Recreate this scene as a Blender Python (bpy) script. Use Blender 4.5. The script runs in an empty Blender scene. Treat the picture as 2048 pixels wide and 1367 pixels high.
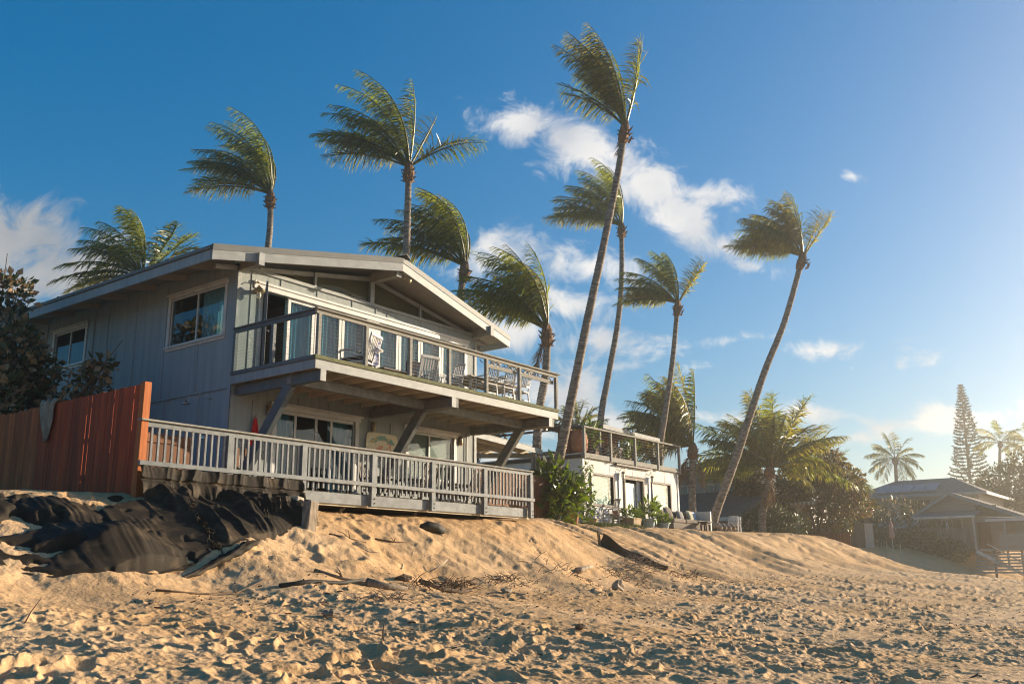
import bpy, math, random
import numpy as np
from mathutils import Vector, Matrix

# ------------------------------------------------------------------ scene, camera, sky, sun
S = bpy.context.scene
COL = S.collection
S.render.engine = 'CYCLES'
S.cycles.use_denoising = True
S.cycles.denoiser = 'OPENIMAGEDENOISE'
S.cycles.denoising_input_passes = 'RGB_ALBEDO_NORMAL'
S.cycles.denoising_prefilter = 'ACCURATE'
S.cycles.filter_width = 1.15
S.cycles.sample_clamp_indirect = 6.0
S.cycles.max_bounces = 8
S.cycles.transparent_max_bounces = 24
S.cycles.volume_bounces = 0
S.cycles.volume_max_steps = 64
S.view_settings.view_transform = 'Standard'
S.view_settings.look = 'None'
S.view_settings.exposure = 1.22
S.view_settings.gamma = 1.0
R = math.radians

# World axes: +x runs along the shore (away to the right), +y runs inland, z up.
CAM_H = 1.10
cam_d = bpy.data.cameras.new('camera')
cam = bpy.data.objects.new('camera', cam_d)
COL.objects.link(cam)
cam_d.sensor_width = 36.0
cam_d.lens = 36.0 * 1900 / 2048
cam_d.clip_end = 3000
YAW = R(37.3); PITCH = R(13.71); ROLL = R(-0.33)
fwh = Vector((math.cos(YAW), math.sin(YAW), 0))
rt0 = Vector((math.sin(YAW), -math.cos(YAW), 0))
fw = fwh * math.cos(PITCH) + Vector((0, 0, math.sin(PITCH)))
up0 = -fwh * math.sin(PITCH) + Vector((0, 0, math.cos(PITCH)))
rt = rt0 * math.cos(ROLL) + up0 * math.sin(ROLL)
upv = -rt0 * math.sin(ROLL) + up0 * math.cos(ROLL)
m = Matrix((rt, upv, -fw)).transposed().to_4x4()
m.translation = Vector((0, 0, CAM_H))
cam.matrix_world = m
S.camera = cam

SUN_EL = R(13.0)
sun_h = Vector((0.905, -0.425, 0)).normalized()
sun_dir = sun_h * math.cos(SUN_EL) + Vector((0, 0, math.sin(SUN_EL)))
sl = bpy.data.lights.new('sun', 'SUN')
sl.energy = 5.0
sl.angle = R(0.53)
sl.color = (1.0, 0.82, 0.60)
so = bpy.data.objects.new('sun', sl)
COL.objects.link(so)
so.rotation_euler = sun_dir.to_track_quat('Z', 'Y').to_euler()
so.location = (60, -60, 40)

world = bpy.data.worlds.new('World')
S.world = world
world.use_nodes = True
wt = world.node_tree
for n in list(wt.nodes):
    wt.nodes.remove(n)


def wn(t, **k):
    n = wt.nodes.new(t)
    for a, b in k.items():
        setattr(n, a, b)
    return n


def wmath(op, a, b=None, clamp=False):
    n = wn('ShaderNodeMath', operation=op, use_clamp=clamp)
    for i, v in enumerate((a, b)):
        if v is None:
            continue
        if isinstance(v, (int, float)):
            n.inputs[i].default_value = v
        else:
            wt.links.new(v, n.inputs[i])
    return n.outputs[0]


def build_world():
    out = wn('ShaderNodeOutputWorld')
    sky = wn('ShaderNodeTexSky', sky_type='NISHITA')
    sky.sun_disc = False
    sky.sun_elevation = SUN_EL
    sky.sun_rotation = math.atan2(sun_h.x, sun_h.y)
    sky.air_density = 1.0
    sky.dust_density = 0.6
    sky.ozone_density = 3.0
    hsv = wn('ShaderNodeHueSaturation')
    hsv.inputs['Saturation'].default_value = 1.58
    hsv.inputs['Hue'].default_value = 0.500
    hsv.inputs['Value'].default_value = 1.0
    gam = wn('ShaderNodeGamma')
    gam.inputs['Gamma'].default_value = SKY_GAMMA
    wt.links.new(sky.outputs[0], gam.inputs['Color'])
    wt.links.new(gam.outputs[0], hsv.inputs['Color'])
    tc = wn('ShaderNodeTexCoord')
    d = tc.outputs['Generated']
    # clouds: soft banks on the part of the sky over the houses plus low broken cloud all round
    # cloud-plane coordinates about a fixed compass direction
    def dot(v):
        n = wn('ShaderNodeVectorMath', operation='DOT_PRODUCT')
        wt.links.new(d, n.inputs[0])
        n.inputs[1].default_value = v
        return n.outputs['Value']
    zf = wmath('MAXIMUM', dot(tuple(fwh)), 0.05)
    a = wmath('DIVIDE', dot(tuple(rt0)), zf)
    e = wmath('DIVIDE', dot((0, 0, 1)), zf)
    cmb = wn('ShaderNodeCombineXYZ')
    wt.links.new(a, cmb.inputs[0])
    wt.links.new(e, cmb.inputs[1])
    ns = wn('ShaderNodeTexNoise')
    ns.inputs['Scale'].default_value = 19.0
    ns.inputs['Detail'].default_value = 10.0
    ns.inputs['Roughness'].default_value = 0.66
    ns.inputs['Distortion'].default_value = 0.6
    wt.links.new(cmb.outputs[0], ns.inputs['Vector'])
    n1 = wmath('SUBTRACT', ns.outputs['Fac'], 0.5)
    # (centre a, centre e, half length, half width, tilt) of each bank; tangent units
    banks = CLOUDS
    total = None
    for (ca, ce, la, le, tilt, w) in banks:
        ct, st = math.cos(tilt), math.sin(tilt)
        da = wmath('SUBTRACT', a, ca)
        de = wmath('SUBTRACT', e, ce)
        p = wmath('DIVIDE', wmath('ADD', wmath('MULTIPLY', da, ct), wmath('MULTIPLY', de, st)), la)
        q = wmath('DIVIDE', wmath('SUBTRACT', wmath('MULTIPLY', de, ct), wmath('MULTIPLY', da, st)), le)
        r2 = wmath('ADD', wmath('MULTIPLY', p, p), wmath('MULTIPLY', q, q))
        g = wmath('MULTIPLY', wmath('SUBTRACT', 1.0, wmath('SQRT', r2)), w)
        total = g if total is None else wmath('MAXIMUM', total, g)
    # low broken cloud near the horizon everywhere
    ns2 = wn('ShaderNodeTexNoise')
    ns2.inputs['Scale'].default_value = 5.0
    ns2.inputs['Detail'].default_value = 7.0
    mp = wn('ShaderNodeMapping')
    mp.inputs['Scale'].default_value = (1.0, 1.0, 4.5)
    wt.links.new(d, mp.inputs['Vector'])
    wt.links.new(mp.outputs[0], ns2.inputs['Vector'])
    el = dot((0, 0, 1))
    lowmask = wmath('SUBTRACT', 1.0, wmath('MULTIPLY', wmath('ABSOLUTE', wmath('SUBTRACT', el, 0.13)), 7.0))
    low = wmath('SUBTRACT', wmath('MULTIPLY', wmath('SUBTRACT', ns2.outputs['Fac'], 0.44), 5.0), wmath('MULTIPLY', wmath('SUBTRACT', 1.0, lowmask), 1.5))
    total = wmath('MAXIMUM', total, low)
    dens = wmath('ADD', total, wmath('MULTIPLY', n1, 2.6))
    mr = wn('ShaderNodeMapRange', interpolation_type='SMOOTHSTEP')
    wt.links.new(dens, mr.inputs['Value'])
    mr.inputs['From Min'].default_value = 0.10
    mr.inputs['From Max'].default_value = 0.95
    mask = wmath('MULTIPLY', mr.outputs[0], 0.93)
    # cloud colour, a little darker in its thick parts
    cr = wn('ShaderNodeMixRGB')
    cr.inputs['Color1'].default_value = CLOUD_LIT
    cr.inputs['Color2'].default_value = CLOUD_DARK
    ns3 = wn('ShaderNodeTexNoise')
    ns3.inputs['Scale'].default_value = 9.0
    ns3.inputs['Detail'].default_value = 5.0
    off = wn('ShaderNodeVectorMath', operation='ADD')
    wt.links.new(cmb.outputs[0], off.inputs[0])
    off.inputs[1].default_value = (-0.02, 0.03, 3.0)
    wt.links.new(off.outputs[0], ns3.inputs['Vector'])
    mr3 = wn('ShaderNodeMapRange')
    wt.links.new(ns3.outputs['Fac'], mr3.inputs['Value'])
    mr3.inputs['From Min'].default_value = 0.38
    mr3.inputs['From Max'].default_value = 0.68
    wt.links.new(mr3.outputs[0], cr.inputs['Fac'])
    mix = wn('ShaderNodeMixRGB')
    wt.links.new(mask, mix.inputs['Fac'])
    wt.links.new(hsv.outputs[0], mix.inputs['Color1'])
    # clouds towards the sun are lit through and brighter than those away from it
    mr4 = wn('ShaderNodeMapRange')
    wt.links.new(wmath('ABSOLUTE', wmath('ADD', dot(tuple(sun_dir)), 0.12)), mr4.inputs['Value'])
    mr4.inputs['From Min'].default_value = 0.0
    mr4.inputs['From Max'].default_value = 0.55
    mr4.inputs['To Min'].default_value = 0.42
    mr4.inputs['To Max'].default_value = 1.0
    cmul = wn('ShaderNodeMixRGB', blend_type='MULTIPLY')
    cmul.inputs['Fac'].default_value = 1
    wt.links.new(cr.outputs[0], cmul.inputs['Color1'])
    wt.links.new(mr4.outputs[0], cmul.inputs['Color2'])
    wt.links.new(cmul.outputs[0], mix.inputs['Color2'])
    bg = wn('ShaderNodeBackground')
    bg.inputs['Strength'].default_value = SKY_STRENGTH
    wt.links.new(mix.outputs[0], bg.inputs['Color'])
    wt.links.new(bg.outputs[0], out.inputs['Surface'])


SKY_STRENGTH = 0.090
SKY_GAMMA = 0.80
CLOUD_LIT = (5.2, 5.0, 4.75, 1)
CLOUD_DARK = (3.2, 3.3, 3.5, 1)
# (along the horizon, height, half length, half width, tilt, weight) of each cloud bank
CLOUDS = [
    (0.020, 0.500, 0.075, 0.040, -0.25, 0.95),
    (0.075, 0.475, 0.095, 0.050, -0.42, 1.05),
    (0.150, 0.430, 0.090, 0.050, -0.45, 1.10),
    (0.215, 0.415, 0.085, 0.026, -0.10, 0.95),
    (0.195, 0.385, 0.085, 0.042, -0.70, 1.10),
    (0.235, 0.352, 0.055, 0.030, -0.35, 1.00),
    (-0.560, 0.360, 0.110, 0.075, 0.0, 1.25),
    (-0.500, 0.320, 0.150, 0.060, 0.0, 1.15),
    (-0.440, 0.365, 0.040, 0.016, 0.0, 0.8),
    (-0.015, 0.345, 0.075, 0.040, 0.1, 0.85),
    (0.085, 0.330, 0.085, 0.032, -0.20, 1.05),
    (0.060, 0.285, 0.085, 0.026, -0.1, 0.95),
    (-0.010, 0.258, 0.110, 0.034, 0.0, 1.0),
    (0.090, 0.245, 0.070, 0.022, 0.0, 0.85),
    (0.050, 0.190, 0.110, 0.040, 0.0, 1.05),
    (0.090, 0.150, 0.120, 0.030, 0.0, 0.9),
    (0.262, 0.330, 0.060, 0.014, -0.3, 0.7),
    (0.240, 0.245, 0.060, 0.012, 0.1, 0.62),
    (0.330, 0.232, 0.060, 0.016, 0.0, 0.70),
    (0.300, 0.165, 0.075, 0.020, 0.0, 0.80),
    (0.210, 0.160, 0.050, 0.014, 0.0, 0.72),
    (0.385, 0.435, 0.022, 0.010, -0.2, 0.65),
]
build_world()

# ------------------------------------------------------------------ mesh helpers
ORG = {}


def V3(p):
    return Vector(p)


class MB:
    def __init__(s):
        s.v = []
        s.f = []

    def box(s, x0, x1, y0, y1, z0, z1):
        b = len(s.v)
        s.v += [(x0, y0, z0), (x1, y0, z0), (x1, y1, z0), (x0, y1, z0), (x0, y0, z1), (x1, y0, z1), (x1, y1, z1), (x0, y1, z1)]
        s.f += [tuple(b + i for i in q) for q in ((3, 2, 1, 0), (4, 5, 6, 7), (0, 1, 5, 4), (1, 2, 6, 5), (2, 3, 7, 6), (3, 0, 4, 7))]
        return s

    def hexa(s, lo, hi):
        """lo, hi: four points each, same winding (counter-clockwise seen from above)."""
        b = len(s.v)
        s.v += [tuple(p) for p in lo] + [tuple(p) for p in hi]
        s.f += [tuple(b + i for i in q) for q in ((3, 2, 1, 0), (4, 5, 6, 7), (0, 1, 5, 4), (1, 2, 6, 5), (2, 3, 7, 6), (3, 0, 4, 7))]
        return s

    def bar(s, p, q, w, h, up=(0, 0, 1)):
        p = V3(p); q = V3(q)
        d = (q - p).normalized()
        sd = d.cross(V3(up))
        if sd.length < 1e-4:
            sd = d.cross(Vector((0, 1, 0)))
        sd.normalize()
        u = sd.cross(d).normalized()
        a, c = sd * w / 2, u * h / 2
        s.hexa([p - a - c, p + a - c, q + a - c, q - a - c], [p - a + c, p + a + c, q + a + c, q - a + c])
        return s

    def poly(s, pts, thick):
        """pts: planar polygon; thick: vector to extrude."""
        t = V3(thick)
        n = len(pts)
        b = len(s.v)
        s.v += [tuple(p) for p in pts] + [tuple(V3(p) + t) for p in pts]
        s.f.append(tuple(b + i for i in range(n))[::-1])
        s.f.append(tuple(b + n + i for i in range(n)))
        for i in range(n):
            j = (i + 1) % n
            s.f.append((b + i, b + j, b + n + j, b + n + i))
        return s

    def tube(s, pts, rad, n=8, caps=True, jit=0, seed=0):
        rnd = random.Random(seed)
        pts = [V3(p) for p in pts]
        if not isinstance(rad, (list, tuple)):
            rad = [rad] * len(pts)
        b = len(s.v)
        ref = None
        for i, p in enumerate(pts):
            d = (pts[min(i + 1, len(pts) - 1)] - pts[max(i - 1, 0)]).normalized()
            if ref is None:
                ref = Vector((1, 0, 0)) if abs(d.x) < 0.8 else Vector((0, 1, 0))
            a = (ref - d * ref.dot(d)).normalized()
            ref = a
            c = d.cross(a)
            for k in range(n):
                t = 2 * math.pi * k / n
                r = rad[i] * (1 + jit * (rnd.random() - .5))
                s.v.append(tuple(p + a * math.cos(t) * r + c * math.sin(t) * r))
        for i in range(len(pts) - 1):
            for k in range(n):
                k2 = (k + 1) % n
                s.f.append((b + i * n + k, b + i * n + k2, b + (i + 1) * n + k2, b + (i + 1) * n + k))
        if caps:
            s.f.append(tuple(b + k for k in range(n))[::-1])
            s.f.append(tuple(b + (len(pts) - 1) * n + k for k in range(n)))
        return s

    def lathe(s, c, prof, n=16):
        c = V3(c)
        return s.tube([c + Vector((0, 0, z)) for r, z in prof], [r for r, z in prof], n)

    def build(s, name, mat, parent=None, smooth=False, bevel=0, label=None, cat=None, group=None, kind=None, base=None):
        me = bpy.data.meshes.new(name)
        if parent is not None:
            off = ORG[parent.name]
        else:
            if base is None:
                a = np.array(s.v)
                base = ((a[:, 0].min() + a[:, 0].max()) / 2, (a[:, 1].min() + a[:, 1].max()) / 2, a[:, 2].min())
            off = Vector(base)
        me.from_pydata([(x - off[0], y - off[1], z - off[2]) for x, y, z in s.v], [], s.f)
        if mat: me.materials.append(mat)
        if smooth:
            me.polygons.foreach_set('use_smooth', [True] * len(me.polygons))
        me.update()
        o = bpy.data.objects.new(name, me)
        COL.objects.link(o)
        if parent is not None:
            o.parent = parent
        else:
            o.location = off
        ORG[o.name] = Vector(off)
        if bevel:
            bm = o.modifiers.new('edge', 'BEVEL')
            bm.width = bevel
            bm.segments = 1
            bm.limit_method = 'ANGLE'
        tag(o, label, cat, group, kind)
        return o


def tag(o, label=None, cat=None, group=None, kind=None):
    if label: o['label'] = label
    if cat: o['category'] = cat
    if group: o['group'] = group
    if kind: o['kind'] = kind
    return o


def thing(name, label, cat, loc, rz=0, group=None, local=False):
    o = bpy.data.objects.new(name, None)
    o.empty_display_size = 0.2
    COL.objects.link(o)
    o.location = loc
    o.rotation_euler = (0, 0, rz)
    ORG[o.name] = Vector((0, 0, 0)) if local else Vector(loc)
    return tag(o, label, cat, group)


def BX(x0, x1, y0, y1, z0, z1):
    return MB().box(x0, x1, y0, y1, z0, z1)


def inst(o, parent, loc, rot=None, scale=None):
    """another piece that shares o's mesh; loc is in the parent's frame"""
    c = o.copy()
    COL.objects.link(c)
    c.parent = parent
    c.location = loc
    if rot is not None: c.rotation_euler = rot
    if scale is not None: c.scale = scale
    ORG[c.name] = ORG[o.name]
    return c


def copy_tree(o, parent=None):
    c = o.copy()
    COL.objects.link(c)
    ORG[c.name] = ORG[o.name]
    if parent: c.parent = parent
    for ch in list(o.children):
        copy_tree(ch, c)
    return c


def np_mesh(name, verts, loops, sizes, mat, parent=None, off=(0, 0, 0), smooth=False):
    """fast mesh from numpy arrays; loops flat int array, sizes verts per face"""
    me = bpy.data.meshes.new(name)
    v = np.asarray(verts, np.float32) - np.asarray(off, np.float32)
    me.vertices.add(len(v))
    me.vertices.foreach_set('co', v.ravel())
    loops = np.asarray(loops, np.int32).ravel()
    sizes = np.asarray(sizes, np.int32)
    me.loops.add(len(loops))
    me.loops.foreach_set('vertex_index', loops)
    me.polygons.add(len(sizes))
    st = np.concatenate(([0], np.cumsum(sizes)[:-1])).astype(np.int32)
    me.polygons.foreach_set('loop_start', st)
    me.polygons.foreach_set('loop_total', sizes)
    if smooth:
        me.polygons.foreach_set('use_smooth', np.ones(len(sizes), bool))
    me.update(calc_edges=True)
    if mat: me.materials.append(mat)
    o = bpy.data.objects.new(name, me)
    COL.objects.link(o)
    if parent is not None:
        o.parent = parent
        ORG[o.name] = ORG[parent.name]
    else:
        o.location = off
        ORG[o.name] = Vector(off)
    return o


# ------------------------------------------------------------------ materials
def pmat(name, c1, c2=None, scale=(2, 2, 2), rough=0.7, bump=0.15, bscale=None, spec=0.3, metal=0, contrast=(0.35, 0.65), rnd=0.0, detail=5, bdist=0.02, translucent=0, tcol=None, extra=None):
    M = bpy.data.materials.new(name)
    M.use_nodes = True
    nt = M.node_tree
    N, L = nt.nodes, nt.links
    bs = N['Principled BSDF']
    bs.inputs['Roughness'].default_value = rough
    bs.inputs['Metallic'].default_value = metal
    bs.inputs['Specular IOR Level'].default_value = spec
    c2 = c2 or tuple(x * 0.72 for x in c1)
    tc = N.new('ShaderNodeTexCoord')
    mp = N.new('ShaderNodeMapping')
    mp.inputs['Scale'].default_value = scale
    L.new(tc.outputs['Object'], mp.inputs['Vector'])
    no = N.new('ShaderNodeTexNoise')
    no.inputs['Scale'].default_value = 1.0
    no.inputs['Detail'].default_value = detail
    no.inputs['Roughness'].default_value = 0.6
    L.new(mp.outputs[0], no.inputs['Vector'])
    cr = N.new('ShaderNodeValToRGB')
    cr.color_ramp.elements[0].position = contrast[0]
    cr.color_ramp.elements[1].position = contrast[1]
    cr.color_ramp.elements[0].color = (*c2, 1)
    cr.color_ramp.elements[1].color = (*c1, 1)
    L.new(no.outputs['Fac'], cr.inputs['Fac'])
    col = cr.outputs[0]
    if rnd:
        oi = N.new('ShaderNodeObjectInfo')
        mr = N.new('ShaderNodeMapRange')
        mr.inputs['To Min'].default_value = 1 - rnd
        mr.inputs['To Max'].default_value = 1 + rnd
        L.new(oi.outputs['Random'], mr.inputs['Value'])
        mx = N.new('ShaderNodeMixRGB')
        mx.blend_type = 'MULTIPLY'
        mx.inputs['Fac'].default_value = 1
        L.new(col, mx.inputs['Color1'])
        L.new(mr.outputs[0], mx.inputs['Color2'])
        # offset the grain between pieces
        add = N.new('ShaderNodeVectorMath')
        add.operation = 'ADD'
        sc = N.new('ShaderNodeMath'); sc.operation = 'MULTIPLY'; sc.inputs[1].default_value = 37.0
        L.new(oi.outputs['Random'], sc.inputs[0])
        L.new(mp.outputs[0], add.inputs[0])
        L.new(sc.outputs[0], add.inputs[1])
        L.new(add.outputs[0], no.inputs['Vector'])
        col = mx.outputs[0]
    L.new(col, bs.inputs['Base Color'])
    if bump:
        nb = N.new('ShaderNodeTexNoise')
        nb.inputs['Detail'].default_value = 4
        nb.inputs['Scale'].default_value = 1.0
        mp2 = N.new('ShaderNodeMapping')
        mp2.inputs['Scale'].default_value = bscale or tuple(x * 4 for x in scale)
        L.new(tc.outputs['Object'], mp2.inputs['Vector'])
        L.new(mp2.outputs[0], nb.inputs['Vector'])
        bp = N.new('ShaderNodeBump')
        bp.inputs['Strength'].default_value = bump
        bp.inputs['Distance'].default_value = bdist
        L.new(nb.outputs['Fac'], bp.inputs['Height'])
        L.new(bp.outputs[0], bs.inputs['Normal'])
    if translucent:
        tr = N.new('ShaderNodeBsdfTranslucent')
        if tcol:
            mt = N.new('ShaderNodeMixRGB'); mt.blend_type = 'MULTIPLY'; mt.inputs['Fac'].default_value = 1
            L.new(col, mt.inputs['Color1']); mt.inputs['Color2'].default_value = (*tcol, 1)
            L.new(mt.outputs[0], tr.inputs['Color'])
        else:
            L.new(col, tr.inputs['Color'])
        ms = N.new('ShaderNodeMixShader')
        ms.inputs['Fac'].default_value = translucent
        L.new(bs.outputs[0], ms.inputs[1])
        L.new(tr.outputs[0], ms.inputs[2])
        L.new(ms.outputs[0], N['Material Output'].inputs['Surface'])
    return M


def glass_mat(name, tint, refl=1.9, rough=0.02):
    M = bpy.data.materials.new(name)
    M.use_nodes = True
    nt = M.node_tree
    N, L = nt.nodes, nt.links
    for n in list(N):
        N.remove(n)
    out = N.new('ShaderNodeOutputMaterial')
    fr = N.new('ShaderNodeFresnel')
    fr.inputs['IOR'].default_value = refl
    gl = N.new('ShaderNodeBsdfGlossy')
    gl.inputs['Roughness'].default_value = rough
    gl.inputs['Color'].default_value = (0.92, 0.97, 1.0, 1)
    tr = N.new('ShaderNodeBsdfTransparent')
    tr.inputs['Color'].default_value = (*tint, 1)
    tc = N.new('ShaderNodeTexCoord')
    nb = N.new('ShaderNodeTexNoise')
    nb.inputs['Scale'].default_value = 1.3
    L.new(tc.outputs['Object'], nb.inputs['Vector'])
    bp = N.new('ShaderNodeBump')
    bp.inputs['Strength'].default_value = 0.05
    bp.inputs['Distance'].default_value = 0.05
    L.new(nb.outputs['Fac'], bp.inputs['Height'])
    L.new(bp.outputs[0], gl.inputs['Normal'])
    ms = N.new('ShaderNodeMixShader')
    ge = N.new('ShaderNodeNewGeometry')
    sb = N.new('ShaderNodeMath'); sb.operation = 'SUBTRACT'; sb.inputs[0].default_value = 1.0
    L.new(ge.outputs['Backfacing'], sb.inputs[1])
    mu = N.new('ShaderNodeMath'); mu.operation = 'MULTIPLY'
    L.new(fr.outputs[0], mu.inputs[0]); L.new(sb.outputs[0], mu.inputs[1])
    L.new(mu.outputs[0], ms.inputs['Fac'])
    L.new(tr.outputs[0], ms.inputs[1])
    L.new(gl.outputs[0], ms.inputs[2])
    L.new(ms.outputs[0], out.inputs['Surface'])
    return M


def sand_mat():
    M = bpy.data.materials.new('sand')
    M.use_nodes = True
    N, L = M.node_tree.nodes, M.node_tree.links
    bs = N['Principled BSDF']
    bs.inputs['Roughness'].default_value = 0.9
    bs.inputs['Specular IOR Level'].default_value = 0.15
    tc = N.new('ShaderNodeTexCoord')
    big = N.new('ShaderNodeTexNoise'); big.inputs['Scale'].default_value = 0.35; big.inputs['Detail'].default_value = 6
    fine = N.new('ShaderNodeTexNoise'); fine.inputs['Scale'].default_value = 140; fine.inputs['Detail'].default_value = 3
    mid = N.new('ShaderNodeTexNoise'); mid.inputs['Scale'].default_value = 6; mid.inputs['Detail'].default_value = 6; mid.inputs['Roughness'].default_value = .65
    for n in (big, fine, mid):
        L.new(tc.outputs['Object'], n.inputs['Vector'])
    c1 = N.new('ShaderNodeValToRGB')
    c1.color_ramp.elements[0].position = .35; c1.color_ramp.elements[0].color = (0.61, 0.395, 0.20, 1)
    c1.color_ramp.elements[1].position = .7; c1.color_ramp.elements[1].color = (0.70, 0.50, 0.30, 1)
    L.new(big.outputs['Fac'], c1.inputs['Fac'])
    c2 = N.new('ShaderNodeValToRGB')
    c2.color_ramp.elements[0].position = .25; c2.color_ramp.elements[0].color = (0.55, 0.50, 0.45, 1)
    c2.color_ramp.elements[1].position = .65; c2.color_ramp.elements[1].color = (1.08, 1.06, 1.04, 1)
    L.new(fine.outputs['Fac'], c2.inputs['Fac'])
    c3 = N.new('ShaderNodeValToRGB')
    c3.color_ramp.elements[0].position = .3; c3.color_ramp.elements[0].color = (0.80, 0.77, 0.73, 1)
    c3.color_ramp.elements[1].position = .6; c3.color_ramp.elements[1].color = (1, 1, 1, 1)
    L.new(mid.outputs['Fac'], c3.inputs['Fac'])
    m1 = N.new('ShaderNodeMixRGB'); m1.blend_type = 'MULTIPLY'; m1.inputs['Fac'].default_value = 1
    m2 = N.new('ShaderNodeMixRGB'); m2.blend_type = 'MULTIPLY'; m2.inputs['Fac'].default_value = 1
    L.new(c1.outputs[0], m1.inputs['Color1']); L.new(c2.outputs[0], m1.inputs['Color2'])
    L.new(m1.outputs[0], m2.inputs['Color1']); L.new(c3.outputs[0], m2.inputs['Color2'])
    L.new(m2.outputs[0], bs.inputs['Base Color'])
    b1 = N.new('ShaderNodeBump'); b1.inputs['Strength'].default_value = 0.7; b1.inputs['Distance'].default_value = 0.006
    b2 = N.new('ShaderNodeBump'); b2.inputs['Strength'].default_value = 0.55; b2.inputs['Distance'].default_value = 0.03
    nb = N.new('ShaderNodeTexNoise'); nb.inputs['Scale'].default_value = 22; nb.inputs['Detail'].default_value = 5
    L.new(tc.outputs['Object'], nb.inputs['Vector'])
    L.new(fine.outputs['Fac'], b1.inputs['Height'])
    L.new(nb.outputs['Fac'], b2.inputs['Height'])
    L.new(b2.outputs[0], b1.inputs['Normal'])
    L.new(b1.outputs[0], bs.inputs['Normal'])
    return M


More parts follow.
